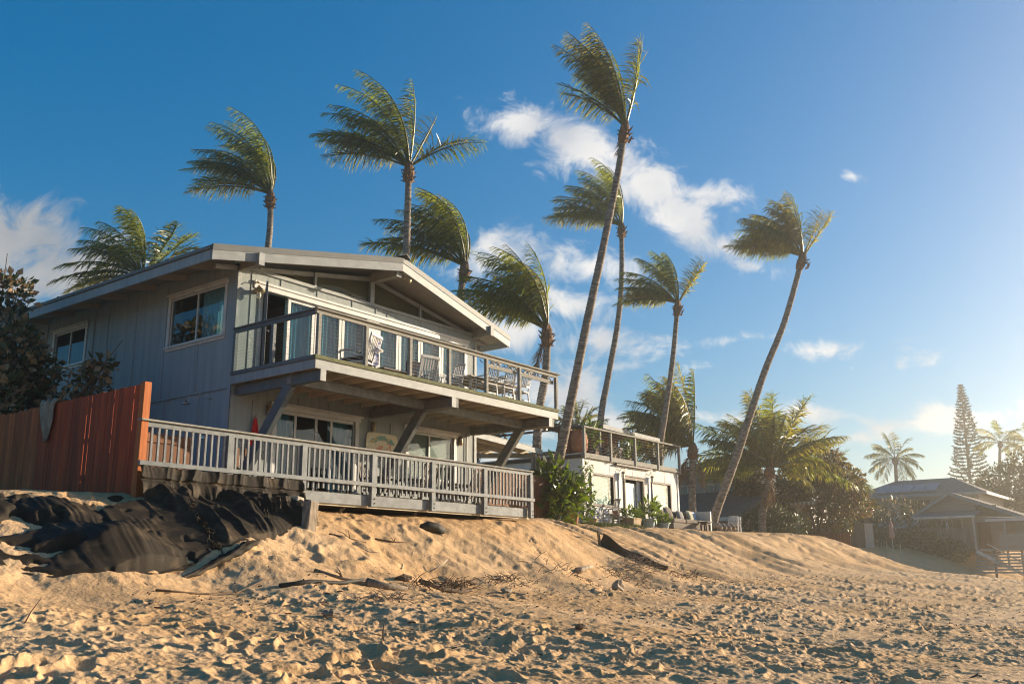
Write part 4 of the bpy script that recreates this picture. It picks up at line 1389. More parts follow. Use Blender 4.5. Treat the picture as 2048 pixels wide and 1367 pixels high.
stick('driftwood_log', G['driftwood'], [(20.05, 13.30), (20.35, 13.36), (20.7, 13.42), (21.05, 13.50)], .085, 'short brown driftwood log lying on the toe of the dune', 'driftwood', .06, 3)
stick('driftwood_log', G['driftwood'], [(10.85, 12.4), (11.3, 12.2), (11.75, 12.0), (12.2, 11.82)], .035, 'long thin curved driftwood branch with a thick broken end', 'driftwood', .03, 4, branches=2)
stick('driftwood_log', G['driftwood'], [(11.7, 12.05), (12.05, 11.90), (12.4, 11.75)], .085, 'thick brown broken log end in the wrack line', 'driftwood', .04, 5)
stick('driftwood_log', G['twig'], [(13.4, 12.38), (13.9, 12.35), (14.4, 12.25), (14.8, 12.30)], .06, 'dark log in the wrack line beside a tangle of twigs', 'driftwood', .03, 6, branches=3)
stick('black_strip', G['rubber'], [(9.75, 11.9, 0), (10.3, 11.85, .0), (10.9, 11.82, .02), (11.5, 11.9, .12)], .05, 'long black rubber strip curling up from the sand', 'rubber strip', .02, 8, .1)
q = MB()
for i in range(9):
    pass
q.tube([(16.25, 15.00, gz(16.25, 15) + .05), (16.45, 14.98, gz(16.45, 14.98) + .10), (16.65, 14.9, gz(16.65, 14.9) + .09), (16.85, 14.85, gz(16.85, 14.85) + .04)], [.07, .11, .11, .06], 10, True, .2, 4)
q.build('rubber_chunk', G['rubber'], smooth=True, label='small black rubber chunk on the dune below the deck', cat='rubber')
stick('bleached_twig', G['stake'], [(13.05, 13.85), (13.25, 13.6), (13.3, 13.35, .10)], .014, 'pale bleached twig standing crooked on the dune, near black cloth', 'twig', .03, 12, branches=1)
stick('bleached_twig', G['stake'], [(14.7, 13.3), (14.95, 13.25, .08), (15.2, 13.3, .12)], .016, 'pale forked twig on the lower dune above the wrack line', 'twig', .02, 13, branches=1)
stick('bleached_twig', G['stake'], [(13.75, 13.2), (13.95, 13.35), (14.1, 13.5)], .014, 'short straight pale twig lying between two forked ones', 'twig', .02, 14)
stick('dark_twig', G['twig'], [(12.9, 14.35), (13.3, 14.2), (13.7, 14.15)], .02, 'dark branch right of the timber stub', 'twig', .02, 15, branches=3)
stick('dark_twig', G['twig'], [(14.4, 14.6), (14.8, 14.45), (15.2, 14.4)], .02, 'dark crooked branch below the rubber chunk', 'twig', .02, 16, branches=3)
stick('dark_twig', G['twig'], [(7.7, 12.0), (8.4, 12.05), (9.1, 12.1), (9.8, 12.25)], .016, 'long thin dark stick along the foot of the cloth', 'twig', .02, 17, branches=3)
stick('upright_stick', G['twig'], [(7.36, 7.3), (7.36, 7.31, .14), (7.37, 7.30, .24)], .009, 'short brown stick poking upright from the foreground sand', 'twig', -.02, 18)
stick('upright_stick', G['twig'], [(4.78, 9.65), (4.83, 9.63, .13), (4.90, 9.60, .25)], .008, 'thin leaning stick in the sand at far left', 'twig', -.02, 19)
# coconut husks and small wood lumps
def lump(x, y, r, mat, label, cat, seed, sq=.6):
    rn = random.Random(seed)
    q = MB()
    z = gzf(x, y)
    n, mm = 7, 10
    for i in range(n + 1):
        th = math.pi * i / n
        for j in range(mm):
            ph = 2 * math.pi * j / mm
            rr_ = r * (1 + rn.uniform(-.28, .28))
            q.v.append((x + rr_ * math.sin(th) * math.cos(ph) * 1.5, y + rr_ * math.sin(th) * math.sin(ph), z + r * .35 + rr_ * math.cos(th) * sq))
    for i in range(n):
        for j in range(mm):
            q.f.append((i * mm + j, i * mm + (j + 1) % mm, (i + 1) * mm + (j + 1) % mm, (i + 1) * mm + j))
    return q.build('husk' if cat == 'husk' else 'wood_lump', mat, smooth=False, label=label, cat=cat)


lump(8.84, 9.75, .10, G['driftwood'], 'pale split coconut husk on the middle of the trodden sand', 'husk', 5)
lump(20.0, 12.1, .14, G['driftwood'], 'pointed tan husk standing on the sand right of centre', 'husk', 9, 1.3)
lump(9.55, 10.7, .06, G['twig'], 'small dark wood lump left of the split husk', 'wood', 12)
lump(12.75, 12.2, .11, G['twig'], 'dark curved husk in the wrack line', 'husk', 15)
lump(10.9, 7.2, .06, G['twig'], 'dark chip of wood in the right foreground sand', 'wood', 21)
lump(15.4, 11.9, .10, G['driftwood'], 'tan husk beside the twig tangle in the wrack line', 'husk', 23)


def tangle(x, y, rad, n, label, seed, mat='twig', h=.16, name='twig_tangle'):
    rn = random.Random(seed)
    q = MB()
    for k in range(n):
        a = rn.uniform(0, 6.283); d = rad * rn.random() ** .7
        px, py = x + d * math.cos(a) * 1.6, y + d * math.sin(a) * .7
        z = gz(px, py) + rn.uniform(.0, h) * (1 - d / rad * .7)
        L_ = rn.uniform(.12, .38); b = rn.uniform(0, 6.283); e = rn.uniform(-.25, .7)
        dv = Vector((math.cos(b) * math.cos(e), math.sin(b) * math.cos(e), math.sin(e))) * L_
        p = Vector((px, py, z))
        q.tube([p, p + dv * .5 + Vector((0, 0, .03)), p + dv], [.007, .006, .003], 4)
    return q.build(name, G[mat], label=label, cat='seaweed and twigs', kind='stuff' if h < .1 else None)


tangle(14.6, 12.55, .35, 90, 'dense tangle of dry brown twigs on the wrack line below the deck', 31)
tangle(16.2, 12.5, .5, 70, 'low scatter of dark twigs right of the dense tangle', 32, h=.08)
tangle(23.9, 13.7, .55, 110, 'brush of dry twigs at the foot of the black silt fence', 33, 'driftwood', .35)
tangle(22.6, 13.3, .8, 80, 'dark flat wrack of twigs left of the silt fence foot', 34, h=.06)
tangle(26.0, 13.2, 1.1, 90, 'dark strip of wrack trailing right from the silt fence', 35, h=.06)
tangle(19.0, 12.9, .8, 60, 'sparse dark wrack left of the short driftwood log', 36, h=.05)
tangle(13.0, 11.9, .5, 50, 'thin scatter of twigs by the broken log end', 37, h=.05)
tangle(10.6, 10.6, .35, 40, 'small tuft of dry seaweed on the trodden sand', 38, 'driftwood', .05)

# tiny chips of wood, shell and weed strewn over the beach
rg = np.random.default_rng(19)
n = 1500
lx = np.concatenate([7 + 30 * rg.random(n // 2) ** 1.3, 8 + 20 * rg.random(n - n // 2)])
ly = np.concatenate([np.interp(lx[:n // 2], DU, D_TV) + rg.normal(size=n // 2) * .55, 2.5 + 9.5 * rg.random(n - n // 2)])
lz = sand_z(lx, ly)
P = np.stack([lx, ly, lz + .008], 1)
an = rg.random(n) * 6.283
d = np.stack([np.cos(an), np.sin(an), rg.normal(size=n) * .25], 1)
w_ = np.stack([-np.sin(an), np.cos(an), rg.normal(size=n) * .3], 1)
L_ = (.012 + .05 * rg.random(n) ** 3)[:, None]; W_ = (.006 + .010 * rg.random(n))[:, None]
Vc = np.stack([P - d * L_ - w_ * W_, P + d * L_ - w_ * W_, P + d * L_ * .8 + w_ * W_ + [0, 0, .01], P - d * L_ * .8 + w_ * W_ + [0, 0, .01]], 1).reshape(-1, 3)
o = np_mesh('beach_litter', Vc, np.arange(n * 4).reshape(-1, 4), np.full(n, 4), G['twig'])
tag(o, 'tiny chips of wood and weed strewn over the sand', 'litter', None, 'stuff')

# silt fence: stake and sagging black mesh running down the dune
sf = thing('silt_fence', 'torn black silt fence with a mossy stake sloping down the dune', 'silt fence', (24.2, 15.2, 1.9))
MB().bar((24.22, 15.22, 1.55), (24.12, 15.24, 2.34), .07, .05).build('stake', G['mossy'], sf)
MB().bar((24.13, 15.23, 2.30), (24.11, 15.24, 2.42), .075, .055).build('stake_tip', G['white_paint'], sf)
q = MB()
nx, nz = 30, 8
for i in range(nx + 1):
    t = i / nx
    x = 24.22 + (25.15 - 24.22) * t; y = 15.2 + (13.55 - 15.2) * t
    g = gz(x, y) - .04
    top = max(2.26 - .98 * t, g + .06) - .06 * math.sin(t * math.pi) + .02 * math.sin(t * 13)
    for j in range(nz + 1):
        s_ = j / nz
        q.v.append((x + .07 * math.sin(t * 9 + s_ * 2) * (1 - s_ * .4), y + .05 * math.sin(s_ * 5 + t * 6), g + (top - g) * s_))
for i in range(nx):
    for j in range(nz):
        a = i * (nz + 1) + j
        q.f.append((a, a + nz + 1, a + nz + 2, a + 1))
q.build('mesh', G['silt'], sf, smooth=True)

# ------------------------------------------------------------------ things on the lower deck
tw = MB()
for i in range(13):
    t = i / 12
    for j in range(9):
        s_ = j / 8 * 2 - 1
        w = .03 + .13 * t ** .7
        tw.v.append((14.25 + s_ * w, YW - .06 - .03 * math.cos(s_ * 7) * t, 4.78 - .75 * t))
for i in range(12):
    for j in range(8):
        a = i * 9 + j
        tw.f.append((a, a + 1, a + 10, a + 9))
tw.build('red_towel', G['towel_r'], smooth=True, label='red towel hanging on the wall behind the lower deck rail', cat='towel')
MB().tube([(14.25, YW - .002, 4.82), (14.25, YW - .07, 4.81), (14.25, YW - .08, 4.85)], .01, 5).build('towel_hook', G['brass'], H)


def sign_mat():
    M = bpy.data.materials.new('painted_board')
    M.use_nodes = True
    N, L = M.node_tree.nodes, M.node_tree.links
    bs = N['Principled BSDF']; bs.inputs['Roughness'].default_value = .6
    tc = N.new('ShaderNodeTexCoord')
    sp = N.new('ShaderNodeSeparateXYZ'); L.new(tc.outputs['Object'], sp.inputs[0])
    def mt(op, a, b=None):
        n = N.new('ShaderNodeMath'); n.operation = op
        for i, v in enumerate((a, b)):
            if v is None: continue
            if isinstance(v, (int, float)): n.inputs[i].default_value = v
            else: L.new(v, n.inputs[i])
        return n.outputs[0]
    # teal arc near the top edge
    dx = mt('DIVIDE', sp.outputs['X'], .62); dz = mt('DIVIDE', mt('ADD', sp.outputs['Z'], .08), .36)
    rr_ = mt('SQRT', mt('ADD', mt('MULTIPLY', dx, dx), mt('MULTIPLY', dz, dz)))
    no = N.new('ShaderNodeTexNoise'); no.inputs['Scale'].default_value = 9; no.inputs['Detail'].default_value = 4
    L.new(tc.outputs['Object'], no.inputs['Vector'])
    ring = mt('SUBTRACT', mt('SUBTRACT', .26, mt('ABSOLUTE', mt('SUBTRACT', rr_, .72))), mt('MULTIPLY', mt('LESS_THAN', sp.outputs['Z'], .03), .6))
    a = mt('GREATER_THAN', mt('ADD', ring, mt('MULTIPLY', mt('SUBTRACT', no.outputs['Fac'], .5), .55)), .10)
    vo = N.new('ShaderNodeTexVoronoi'); vo.inputs['Scale'].default_value = 9
    L.new(tc.outputs['Object'], vo.inputs['Vector'])
    dots = mt('MULTIPLY', mt('LESS_THAN', vo.outputs['Distance'], .42), mt('GREATER_THAN', ring, .16))
    n2 = N.new('ShaderNodeTexNoise'); n2.inputs['Scale'].default_value = 5
    L.new(tc.outputs['Object'], n2.inputs['Vector'])
    pk = mt('MULTIPLY', mt('GREATER_THAN', n2.outputs['Fac'], .56), mt('LESS_THAN', rr_, .6))
    def mx(f, c1, c2):
        m_ = N.new('ShaderNodeMixRGB'); L.new(f, m_.inputs['Fac'])
        for s_, v in (('Color1', c1), ('Color2', c2)):
            if isinstance(v, tuple): m_.inputs[s_].default_value = (*v, 1)
            else: L.new(v, m_.inputs[s_])
        return m_.outputs[0]
    c = mx(a, (.62, .55, .38), (.14, .30, .27))
    c = mx(dots, c, (.58, .40, .10))
    c = mx(pk, c, (.60, .26, .16))
    L.new(c, bs.inputs['Base Color'])
    return M


sg = MB()
n = 24
for i in range(n):
    a = 2 * math.pi * i / n
    ex = 8
    cx, cz = math.cos(a), math.sin(a)
    k = (abs(cx) ** ex + abs(cz) ** ex) ** (-1 / ex)
    sg.v.append((18.54 + .60 * cx * k, YW - .05, 4.56 + .32 * cz * k))
sg.v += [(x, YW - .02, z) for x, y, z in sg.v[:n]]
sg.f.append(tuple(range(n))[::-1])
for i in range(n):
    sg.f.append((i, (i + 1) % n, n + (i + 1) % n, n + i)[::-1])
sg.f = [f[::-1] for f in sg.f]
sg.build('painted_board', sign_mat(), label='painted cream board with teal and orange design on the house wall', cat='sign', base=(18.54, YW - .05, 4.56))
# brown plank door of the outdoor shower, and two brown posts by the wall
sp_ = thing('shower_screen', 'brown plank shower screen behind the left end of deck rail', 'screen', (11.6, 18.2, ZD))
for k in range(9):
    BX(10.75 + k * .17, 10.915 + k * .17, 18.20, 18.23, ZD, 4.05 - .02 * (k % 2)).build('plank', G['brownwood'], sp_)
for z in (3.15, 3.85):
    BX(10.72, 12.30, 18.165, 18.198, z, z + .09).build('cross_rail', G['brownwood'], sp_)
BX(10.60, 10.74, 18.14, 18.28, ZD, 4.22).build('screen_post', G['brown_trim'], sp_)
for x, lab in ((13.62, 'left of two slim brown posts standing by the house corner'), (13.86, 'right of two slim brown posts standing by the house corner')):
    q = MB().bar((x, 18.35, ZD), (x, 18.40, 3.98), .075, .06)
    q.build('brown_post', G['brownwood'], label=lab, cat='post')

# ------------------------------------------------------------------ furniture builders (local frames, front towards -y)
def armchair(loc, rz, label, frame, cushion, group=None, name='garden_armchair', scale=1.0):
    t = thing(name, label, 'armchair', loc, rz, group, local=True)
    t.scale = (scale,) * 3
    M_ = G[frame]
    for sx in (-1, 1):
        MB().bar((sx * .30, -.30, 0), (sx * .30, -.30, .60), .045, .045).build('leg', M_, t)
        MB().bar((sx * .30, .30, 0), (sx * .30, .36, .62), .045, .045).build('leg', M_, t)
        MB().tube([(sx * .31, -.36, .56), (sx * .32, -.30, .615), (sx * .32, .0, .63), (sx * .31, .38, .60)], [.025, .03, .03, .025], 8).build('arm', M_, t, smooth=True)
    BX(-.29, .29, -.30, .32, .30, .345).build('seat_frame', M_, t)
    BX(-.27, .27, -.31, .28, .346, .45).build('seat_cushion', G[cushion], t, bevel=.03)
    for sx in (-1, 1):
        MB().bar((sx * .28, .33, .35), (sx * .28, .50, 1.0), .045, .04).build('back_post', M_, t)
    MB().bar((-.30, .50, .985), (.30, .50, .985), .04, .07).build('top_rail', M_, t)
    for k in range(6):
        x = -.215 + k * .086
        MB().bar((x, .335, .40), (x, .49, .96), .040, .015, up=(0, 1, 0)).build('back_slat', M_, t)
    return t


def dining_chair(loc, rz, label, mat='white_paint', group='white dining chairs on the balcony', name='dining_chair', sc=1.0):
    t = thing(name, label, 'chair', loc, rz, group, local=True)
    t.scale = (1, 1, sc)
    M_ = G[mat]
    for sx in (-1, 1):
        MB().bar((sx * .21, -.21, 0), (sx * .20, -.20, .65), .035, .035).build('leg', M_, t)
        MB().bar((sx * .21, .24, 0), (sx * .20, .20, .46), .035, .035).build('leg', M_, t)
        MB().tube([(sx * .20, .20, .45), (sx * .21, .26, .75), (sx * .20, .34, 1.02)], .02, 6).build('back_post', M_, t)
        MB().tube([(sx * .235, -.22, .655), (sx * .25, .0, .67), (sx * .23, .27, .68)], .018, 6).build('arm', M_, t)
    BX(-.22, .22, -.22, .22, .435, .47).build('seat', M_, t, bevel=.008)
    MB().tube([(-.21, .345, 1.03), (0, .37, 1.05), (.21, .345, 1.03)], [.03, .04, .03], 8).build('top_rail', M_, t)
    MB().bar((-.20, .255, .60), (.20, .255, .60), .02, .05).build('lower_rail', M_, t)
    for k in range(5):
        x = -.15 + k * .075
        MB().bar((x, .255, .62), (x, .35, 1.02), .03, .012, up=(0, 1, 0)).build('back_slat', M_, t)
    MB().bar((-.2, -.205, .2), (.2, -.205, .2), .02, .03).build('stretcher', M_, t)
    MB().bar((-.2, .22, .2), (.2, .22, .2), .02, .03).build('stretcher', M_, t)
    return t


def table(name, label, loc, rz, lx, ly, h, mat):
    t = thing(name, label, 'table', loc, rz, None, local=True)
    BX(-lx / 2, lx / 2, -ly / 2, ly / 2, h - .05, h).build('table_top', G[mat], t, bevel=.008)
    BX(-lx / 2 + .08, lx / 2 - .08, -ly / 2 + .08, ly / 2 - .08, h - .13, h - .051).build('apron', G[mat], t)
    for sx in (-1, 1):
        for sy in (-1, 1):
            BX(sx * (lx / 2 - .1) - .035, sx * (lx / 2 - .1) + .035, sy * (ly / 2 - .1) - .035, sy * (ly / 2 - .1) + .035, 0, h - .131).build('leg', G[mat], t)
    return t


# balcony
armchair((15.75, 16.75, ZU), R(200), 'white slatted armchair with dark cushion near the balcony corner', 'white_paint', 'navy')
tl = MB()
for i in range(15):
    for j in range(7):
        tt, s_ = i / 14, j / 6
        tl.v.append((15.98 + s_ * .16, 16.38 + .02 * math.sin(tt * 8 + s_ * 4) + tt * .05, ZU + 1.0 - tt * .72))
for i in range(14):
    for j in range(6):
        a = i * 7 + j
        tl.f.append((a, a + 1, a + 8, a + 7))
G['stripe'] = pmat('striped_towel', (0.72, 0.72, 0.76), (0.08, 0.10, 0.28), (1, 1, 26), 0.9, 0.2, contrast=(.48, .52), detail=0)
tl.build('beach_towel', G['stripe'], smooth=True, label='blue and white towel draped over the white balcony armchair', cat='towel')
armchair((18.55, 17.3, ZU), R(170), 'dark cushioned white armchair in the middle of the balcony', 'white_paint', 'navy', scale=1.0)
BX(18.30, 18.80, 17.42, 17.60, ZU + .46, ZU + .98).build('back_cushion', G['navy'], None, bevel=.04, label='tall navy back cushion on the middle balcony armchair', cat='cushion')
armchair((14.85, 20.0, ZU), R(150), 'dark low lounge chair just inside the open balcony door', 'slate', 'navy')
table('coffee_table', 'low dark coffee table between the two balcony armchairs', (17.15, 17.0, ZU), 0, 1.1, .6, .40, 'brown_trim')
table('dining_table', 'grey dining table at the right end of the balcony', (21.15, 17.2, ZU), 0, 2.2, .95, .76, 'grey_furn')
for x, y, rz, lab in ((20.35, 16.42, 180, 'white dining chair at the left of the row along the balcony rail'),
                      (21.10, 16.40, 178, 'white dining chair in the middle of the row along the balcony rail'),
                      (21.85, 16.42, 184, 'white dining chair at the right of the row along the balcony rail'),
                      (19.65, 17.1, -95, 'white dining chair at the left end of the balcony table'),
                      (22.45, 17.3, 95, 'white dining chair at the far right end of the balcony table'),
                      (20.7, 18.0, 5, 'white dining chair on the house side of the balcony table')):
    dining_chair((x, y, ZU), R(rz), lab, sc=1.02)
# lower deck
for x, y, rz, lab in ((17.35, 17.5, 20, 'dark wooden chair behind the lower rail under the painted board'),
                      (18.35, 17.2, 190, 'second dark wooden chair behind the lower rail, right of the strut'),
                      (19.4, 17.4, 160, 'dark wooden chair behind the lower rail in front of the lower window'),
                      (20.3, 17.3, 200, 'dark wooden chair behind the lower rail nearest its right end')):
    armchair((x, y, ZD), R(rz), lab, 'brown_trim', 'taupe', group='chairs on the lower deck', name='deck_chair')

# ------------------------------------------------------------------ lean-to between the two houses
lt = thing('lean_to', 'open grey lean-to roof on posts beside the house', 'lean-to', (23.3, 19.5, 2.8))
MB().poly([(22.70, 19.30, 5.55), (26.95, 19.30, 5.30), (26.95, 23.5, 5.62), (22.70, 23.5, 5.87)], (0, 0, .05)).build('roof_sheet', G['metal_roof'], lt)
MB().bar((22.72, 19.28, 5.47), (27.0, 19.28, 5.22), .05, .16).build('fascia', G['fascia'], lt)
for k in range(5):
    y = 19.8 + k * .8
    MB().bar((22.72, y, 5.47 + k * .06), (26.9, y, 5.21 + k * .06), .05, .14).build('rafter', G['joist'], lt)
MB().bar((26.75, 19.34, 5.09), (26.75, 23.4, 5.40), .10, .18).build('header', G['fascia'], lt)
for y in (19.45, 23.2):
    BX(26.70, 26.80, y, y + .1, 2.6, 5.02 + (y - 19.4) * .07).build('post', G['fascia'], lt)
BX(24.4, 24.5, 22.9, 23.0, 2.6, 5.5).build('post', G['fascia'], lt)
bf = thing('garden_fence', 'reddish brown board fence between the house and white cottage', 'fence', (25, 18.8, 2.6))
for k in range(22):
    BX(22.75 + k * .185, 22.925 + k * .185, 18.86 + .012 * (k % 2), 18.885 + .012 * (k % 2), 2.5, 4.28 + .02 * ((k * 7) % 3)).build('board', G['brownwood'], bf)
for z in (2.9, 3.9):
    BX(22.75, 26.8, 18.90, 18.94, z, z + .09).build('back_rail', G['brownwood'], bf)

# ------------------------------------------------------------------ white cottage
CX0, CX1, CY, CYB = 31.88, 39.90, 20.80, 26.2
CZ0, CZ1 = 2.75, 5.60
CT = thing('white_cottage', 'low white board cottage with roof terrace behind the leaning palm', 'cottage', (CX0, CY, CZ0))
wopen = [(32.45, 34.22, 3.74, 5.06), (35.10, 36.62, 2.75, 4.98), (37.42, 39.18, 3.20, 5.06)]
bw = MB()
wall_cells(bw, 'x', CY + .02, .12, CX0 + .02, CX1 - .02, CZ0, CZ1, wopen)
bw.build('front_wall', G['trim'], CT)
rr = random.Random(21)
x = CX0
while x < CX1 - .02:
    w = min(.205, CX1 - x)
    segs = [(CZ0, CZ1)]
    for a, b, z0, z1 in wopen:
        if x + w > a + .01 and x < b - .01:
            xa, xb = x, x + w
            segs = ([(CZ0, z0)] if z0 > CZ0 else []) + [(z1, CZ1)]
    for z0, z1 in segs:
        if z1 - z0 > .05:
            BX(x + .004, x + w - .004, CY - rr.uniform(.006, .016), CY + .018, z0, z1).build('board', G['planks_white'], CT)
    x += w
# left side wall, with big clapboards and a window
sw = (21.45, 22.9, 3.55, 5.12)
bw = MB()
wall_cells(bw, 'y', CX0 + .021, .12, CY + .141, CYB, CZ0, CZ1, [sw])
bw.box(CX1 - .14, CX1 - .021, CY + .141, CYB, CZ0, CZ1)
bw.box(CX0 + .142, CX1 - .142, CYB - .12, CYB, CZ0, CZ1)
bw.build('side_wall', G['trim'], CT)
z = CZ0
while z < CZ1 - .05:
    z2 = min(z + .42, CZ1)
    for a, b in ((CY - .0, sw[0]), (sw[1], CYB)) if z2 > sw[2] + .1 and z < sw[3] - .1 else ((CY - .0, CYB),):
        BX(CX0 - .006, CX0 + .019, a, b, z + .004, z2 - .004).build('board', G['planks_white'], CT)
    z = z2
BX(CX0 - .03, CX0 + .06, CY - .04, CY - .018, CZ0, CZ1).build('corner_board', G['trim'], CT)
BX(CX1 - .08, CX1 + .03, CY - .04, CY - .018, CZ0, CZ1).build('corner_board', G['trim'], CT)
mb = MB()
mb.box(CX0 + .15, CX1 - .15, CY + 2.5, CY + 2.6, CZ0, CZ1 - .1)
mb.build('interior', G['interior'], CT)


def framed(par, x0, x1, z0, z1, y, t, mat, fill, nm='window'):
    q = MB()
    q.box(x0 - t, x0, y - .05, y + .06, z0 - t, z1 + t).box(x1, x1 + t, y - .05, y + .06, z0 - t, z1 + t)
    q.box(x0, x1, y - .049, y + .059, z1, z1 + t).box(x0, x1, y - .049, y + .059, z0 - t, z0)
    w_ = q.build(nm, G[mat], par)
    BX(x0, x1, y + .03, y + .04, z0, z1).build('pane', G['glass_dark'], w_)
    return w_


for (a, b, z0, z1) in (wopen[0], wopen[2]):
    w_ = framed(CT, a + .08, b - .08, z0 + .08, z1 - .08, CY, .08, 'brown_trim', None)
    n = int((z1 - z0 - .2) / .05)
    for k in range(n):
        z = z0 + .10 + k * .05
        BX(a + .10, b - .10, CY + .075, CY + .10, z, z + .044).build('blind_slat', G['blind'], w_)
    BX(a + .0, a + .075, CY - .06, CY - .051, z0, z1).build('jamb_strip', G['trim'], w_)
q = MB()
y0, y1, z0, z1 = sw
q.box(CX0 - .05, CX0 + .06, y0, y0 + .1, z0, z1).box(CX0 - .05, CX0 + .06, y1 - .1, y1, z0, z1).box(CX0 - .049, CX0 + .059, y0 + .1, y1 - .1, z1 - .1, z1).box(CX0 - .049, CX0 + .059, y0 + .1, y1 - .1, z0, z0 + .08)
w_ = q.build('window', G['brown_trim'], CT)
BX(CX0 + .02, CX0 + .03, y0 + .1, y1 - .1, z0 + .08, z1 - .1).build('pane', G['glass_dark'], w_)
for k in range(26):
    z = z0 + .1 + k * .05
    BX(CX0 + .075, CX0 + .10, y0 + .1, y1 - .1, z, z + .044).build('blind_slat', G['blind'], w_)
# door, ajar, in a brown framed opening
dr = MB()
dr.box(35.02, 35.10, CY - .06, CY + .1, CZ0, 4.98).box(36.62, 36.72, CY - .06, CY + .1, CZ0, 4.98).box(35.02, 36.72, CY - .061, CY + .1, 4.98, 5.10)
door_t = dr.build('door_surround', G['grey_furn'], CT)
BX(34.98, 36.76, CY - .10, CY - .062, 5.10, 5.15).build('head_moulding', G['brown_trim'], door_t)
dl = MB()
dx0, dx1, dy = 35.36, 36.30, CY + .16
dl.box(dx0, dx0 + .13, dy, dy + .045, CZ0, 4.86).box(dx1 - .13, dx1, dy, dy + .045, CZ0, 4.86).box(dx0 + .13, dx1 - .13, dy + .001, dy + .044, 4.70, 4.86).box(dx0 + .13, dx1 - .13, dy + .001, dy + .044, CZ0, CZ0 + .3)
dd = dl.build('door', G['trim'], CT)
BX(dx0 + .13, dx1 - .13, dy + .015, dy + .03, CZ0 + .3, 4.70).build('door_panel', G['blind'], dd)
MB().lathe((dx0 + .065, dy - .03, 3.72), [(.02, 0), (.035, .02), (.035, .05), (.02, .07)], 8).build('knob', G['brass'], dd)
for z in (3.4, 4.3):
    BX(36.31, 36.36, dy - .01, dy + .05, z, z + .1).build('hinge', G['brown_trim'], dd)
BX(36.31, 36.615, CY + .10, CY + .14, CZ0, 4.97).build('side_jamb', G['trim'], CT)
BX(35.105, 35.35, CY + .10, CY + .14, CZ0, 4.97).build('side_jamb', G['trim'], CT)
BX(34.28, 37.26, CY - .16, CY - .018, 5.50, 5.565).build('ledge_board', G['brown_trim'], CT)


def lantern(x, z, par):
    b = MB().tube([(x - .02, CY - .01, z + .16), (x - .02, CY - .12, z + .30), (x, CY - .17, z + .24), (x, CY - .17, z + .16)], .012, 5).lathe((x, CY - .17, z + .06), [(.10, 0), (.07, .05), (.03, .09)], 8).lathe((x, CY - .17, z - .18), [(.06, 0), (.07, .02), (.07, .03)], 8).build('wall_lantern', G['brass'], par)
    MB().lathe((x, CY - .17, z - .15), [(.06, 0), (.075, .2)], 6).build('lantern_glass', G['lampglass'], b)


lantern(34.75, 5.12, CT)
lantern(37.22, 5.12, CT)
BX(34.58, 34.72, CY - .045, CY - .018, 2.75, 5.2).build('pilaster', G['trim'], CT)
BX(37.12, 37.26, CY - .045, CY - .018, 2.75, 5.2).build('pilaster', G['trim'], CT)
# roof terrace
TZ = 5.78
BX(CX0 - .02, CX1 + .0, CY - .02, CYB, CZ1 + .002, TZ - .001).build('terrace_floor', G['deckfloor'], CT)
BX(CX0 - .10, CX1 + .08, CY - .12, CY - .021, CZ1 + .005, TZ + .02).build('terrace_fascia', G['weather'], CT)
BX(CX0 - .10, CX0 - .021, CY - .02, CYB, CZ1 + .004, CZ1 + .14).build('terrace_fascia', G['brown_trim'], CT)
BX(CX0 - .08, CX0 - .021, CY - .02, CYB, CZ1 + .142, TZ + .01).build('terrace_fascia', G['trim'], CT)
tr_ = thing('tr_anchor', None, None, (CX0, CY, TZ)); tr_.name = 'terrace_railing'; ORG['terrace_railing'] = Vector((CX0, CY, TZ)); tr_.parent = CT
tr_.location = Vector((CX0, CY, TZ)) - Vector((CX0, CY, CZ0))
for x in (31.88, 33.90, 35.90, 37.93, 39.95):
    BX(x - .05, x + .05, CY - .16, CY - .06, 5.56, 6.80).build('rail_post', G['weather'], tr_)
BX(CX0 - .1, CX1 + .14, CY - .19, CY - .04, 6.80, 6.87).build('cap_rail', G['weather'], tr_, bevel=.004)
BX(CX0 - .09, CX0 + .05, CY - .035, CYB, 6.80, 6.87).build('cap_rail', G['brown_trim'], tr_)
for y in (22.8, 24.6):
    BX(CX0 - .07, CX0 + .03, y, y + .1, 5.62, 6.80).build('rail_post', G['weather'], tr_)
for k in range(8):
    z = TZ + .12 + k * .115
    MB().tube([(31.9, CY - .11, z), (39.95, CY - .11, z)], .004, 4).build('cable', G['cable'], tr_)
BX(CX1 - .1, CX1 + .1, CYB - .3, CYB - .2, TZ, 6.8).build('rail_post', G['weather'], tr_)
BX(CX1 - .02, CX1 + .10, CY - .03, CYB, 6.80, 6.86).build('cap_rail', G['brown_trim'], tr_)
# low room and awning set back on the terrace
BX(34.2, 38.2, 22.9, 23.0, TZ, 7.25).build('terrace_room_wall', G['brownwood'], CT)
MB().poly([(34.9, 21.7, 7.30), (39.95, 21.7, 7.22), (40.2, 25.4, 7.55), (34.9, 25.4, 7.63)], (0, 0, .07)).build('awning_roof', G['metal_roof'], CT)
MB().poly([(34.95, 21.75, 7.25), (39.9, 21.75, 7.17), (40.1, 25.3, 7.50), (34.95, 25.3, 7.58)], (0, 0, .045)).build('awning_ceiling', G['brownwood'], CT)
MB().bar((34.9, 21.67, 7.29), (39.95, 21.67, 7.21), .05, .17).build('awning_fascia', G['grey'], CT)
for x in (35.0, 37.5, 39.7):
    BX(x - .04, x + .04, 21.85, 21.93, TZ, 7.17).build('awning_post', G['weather'], CT)


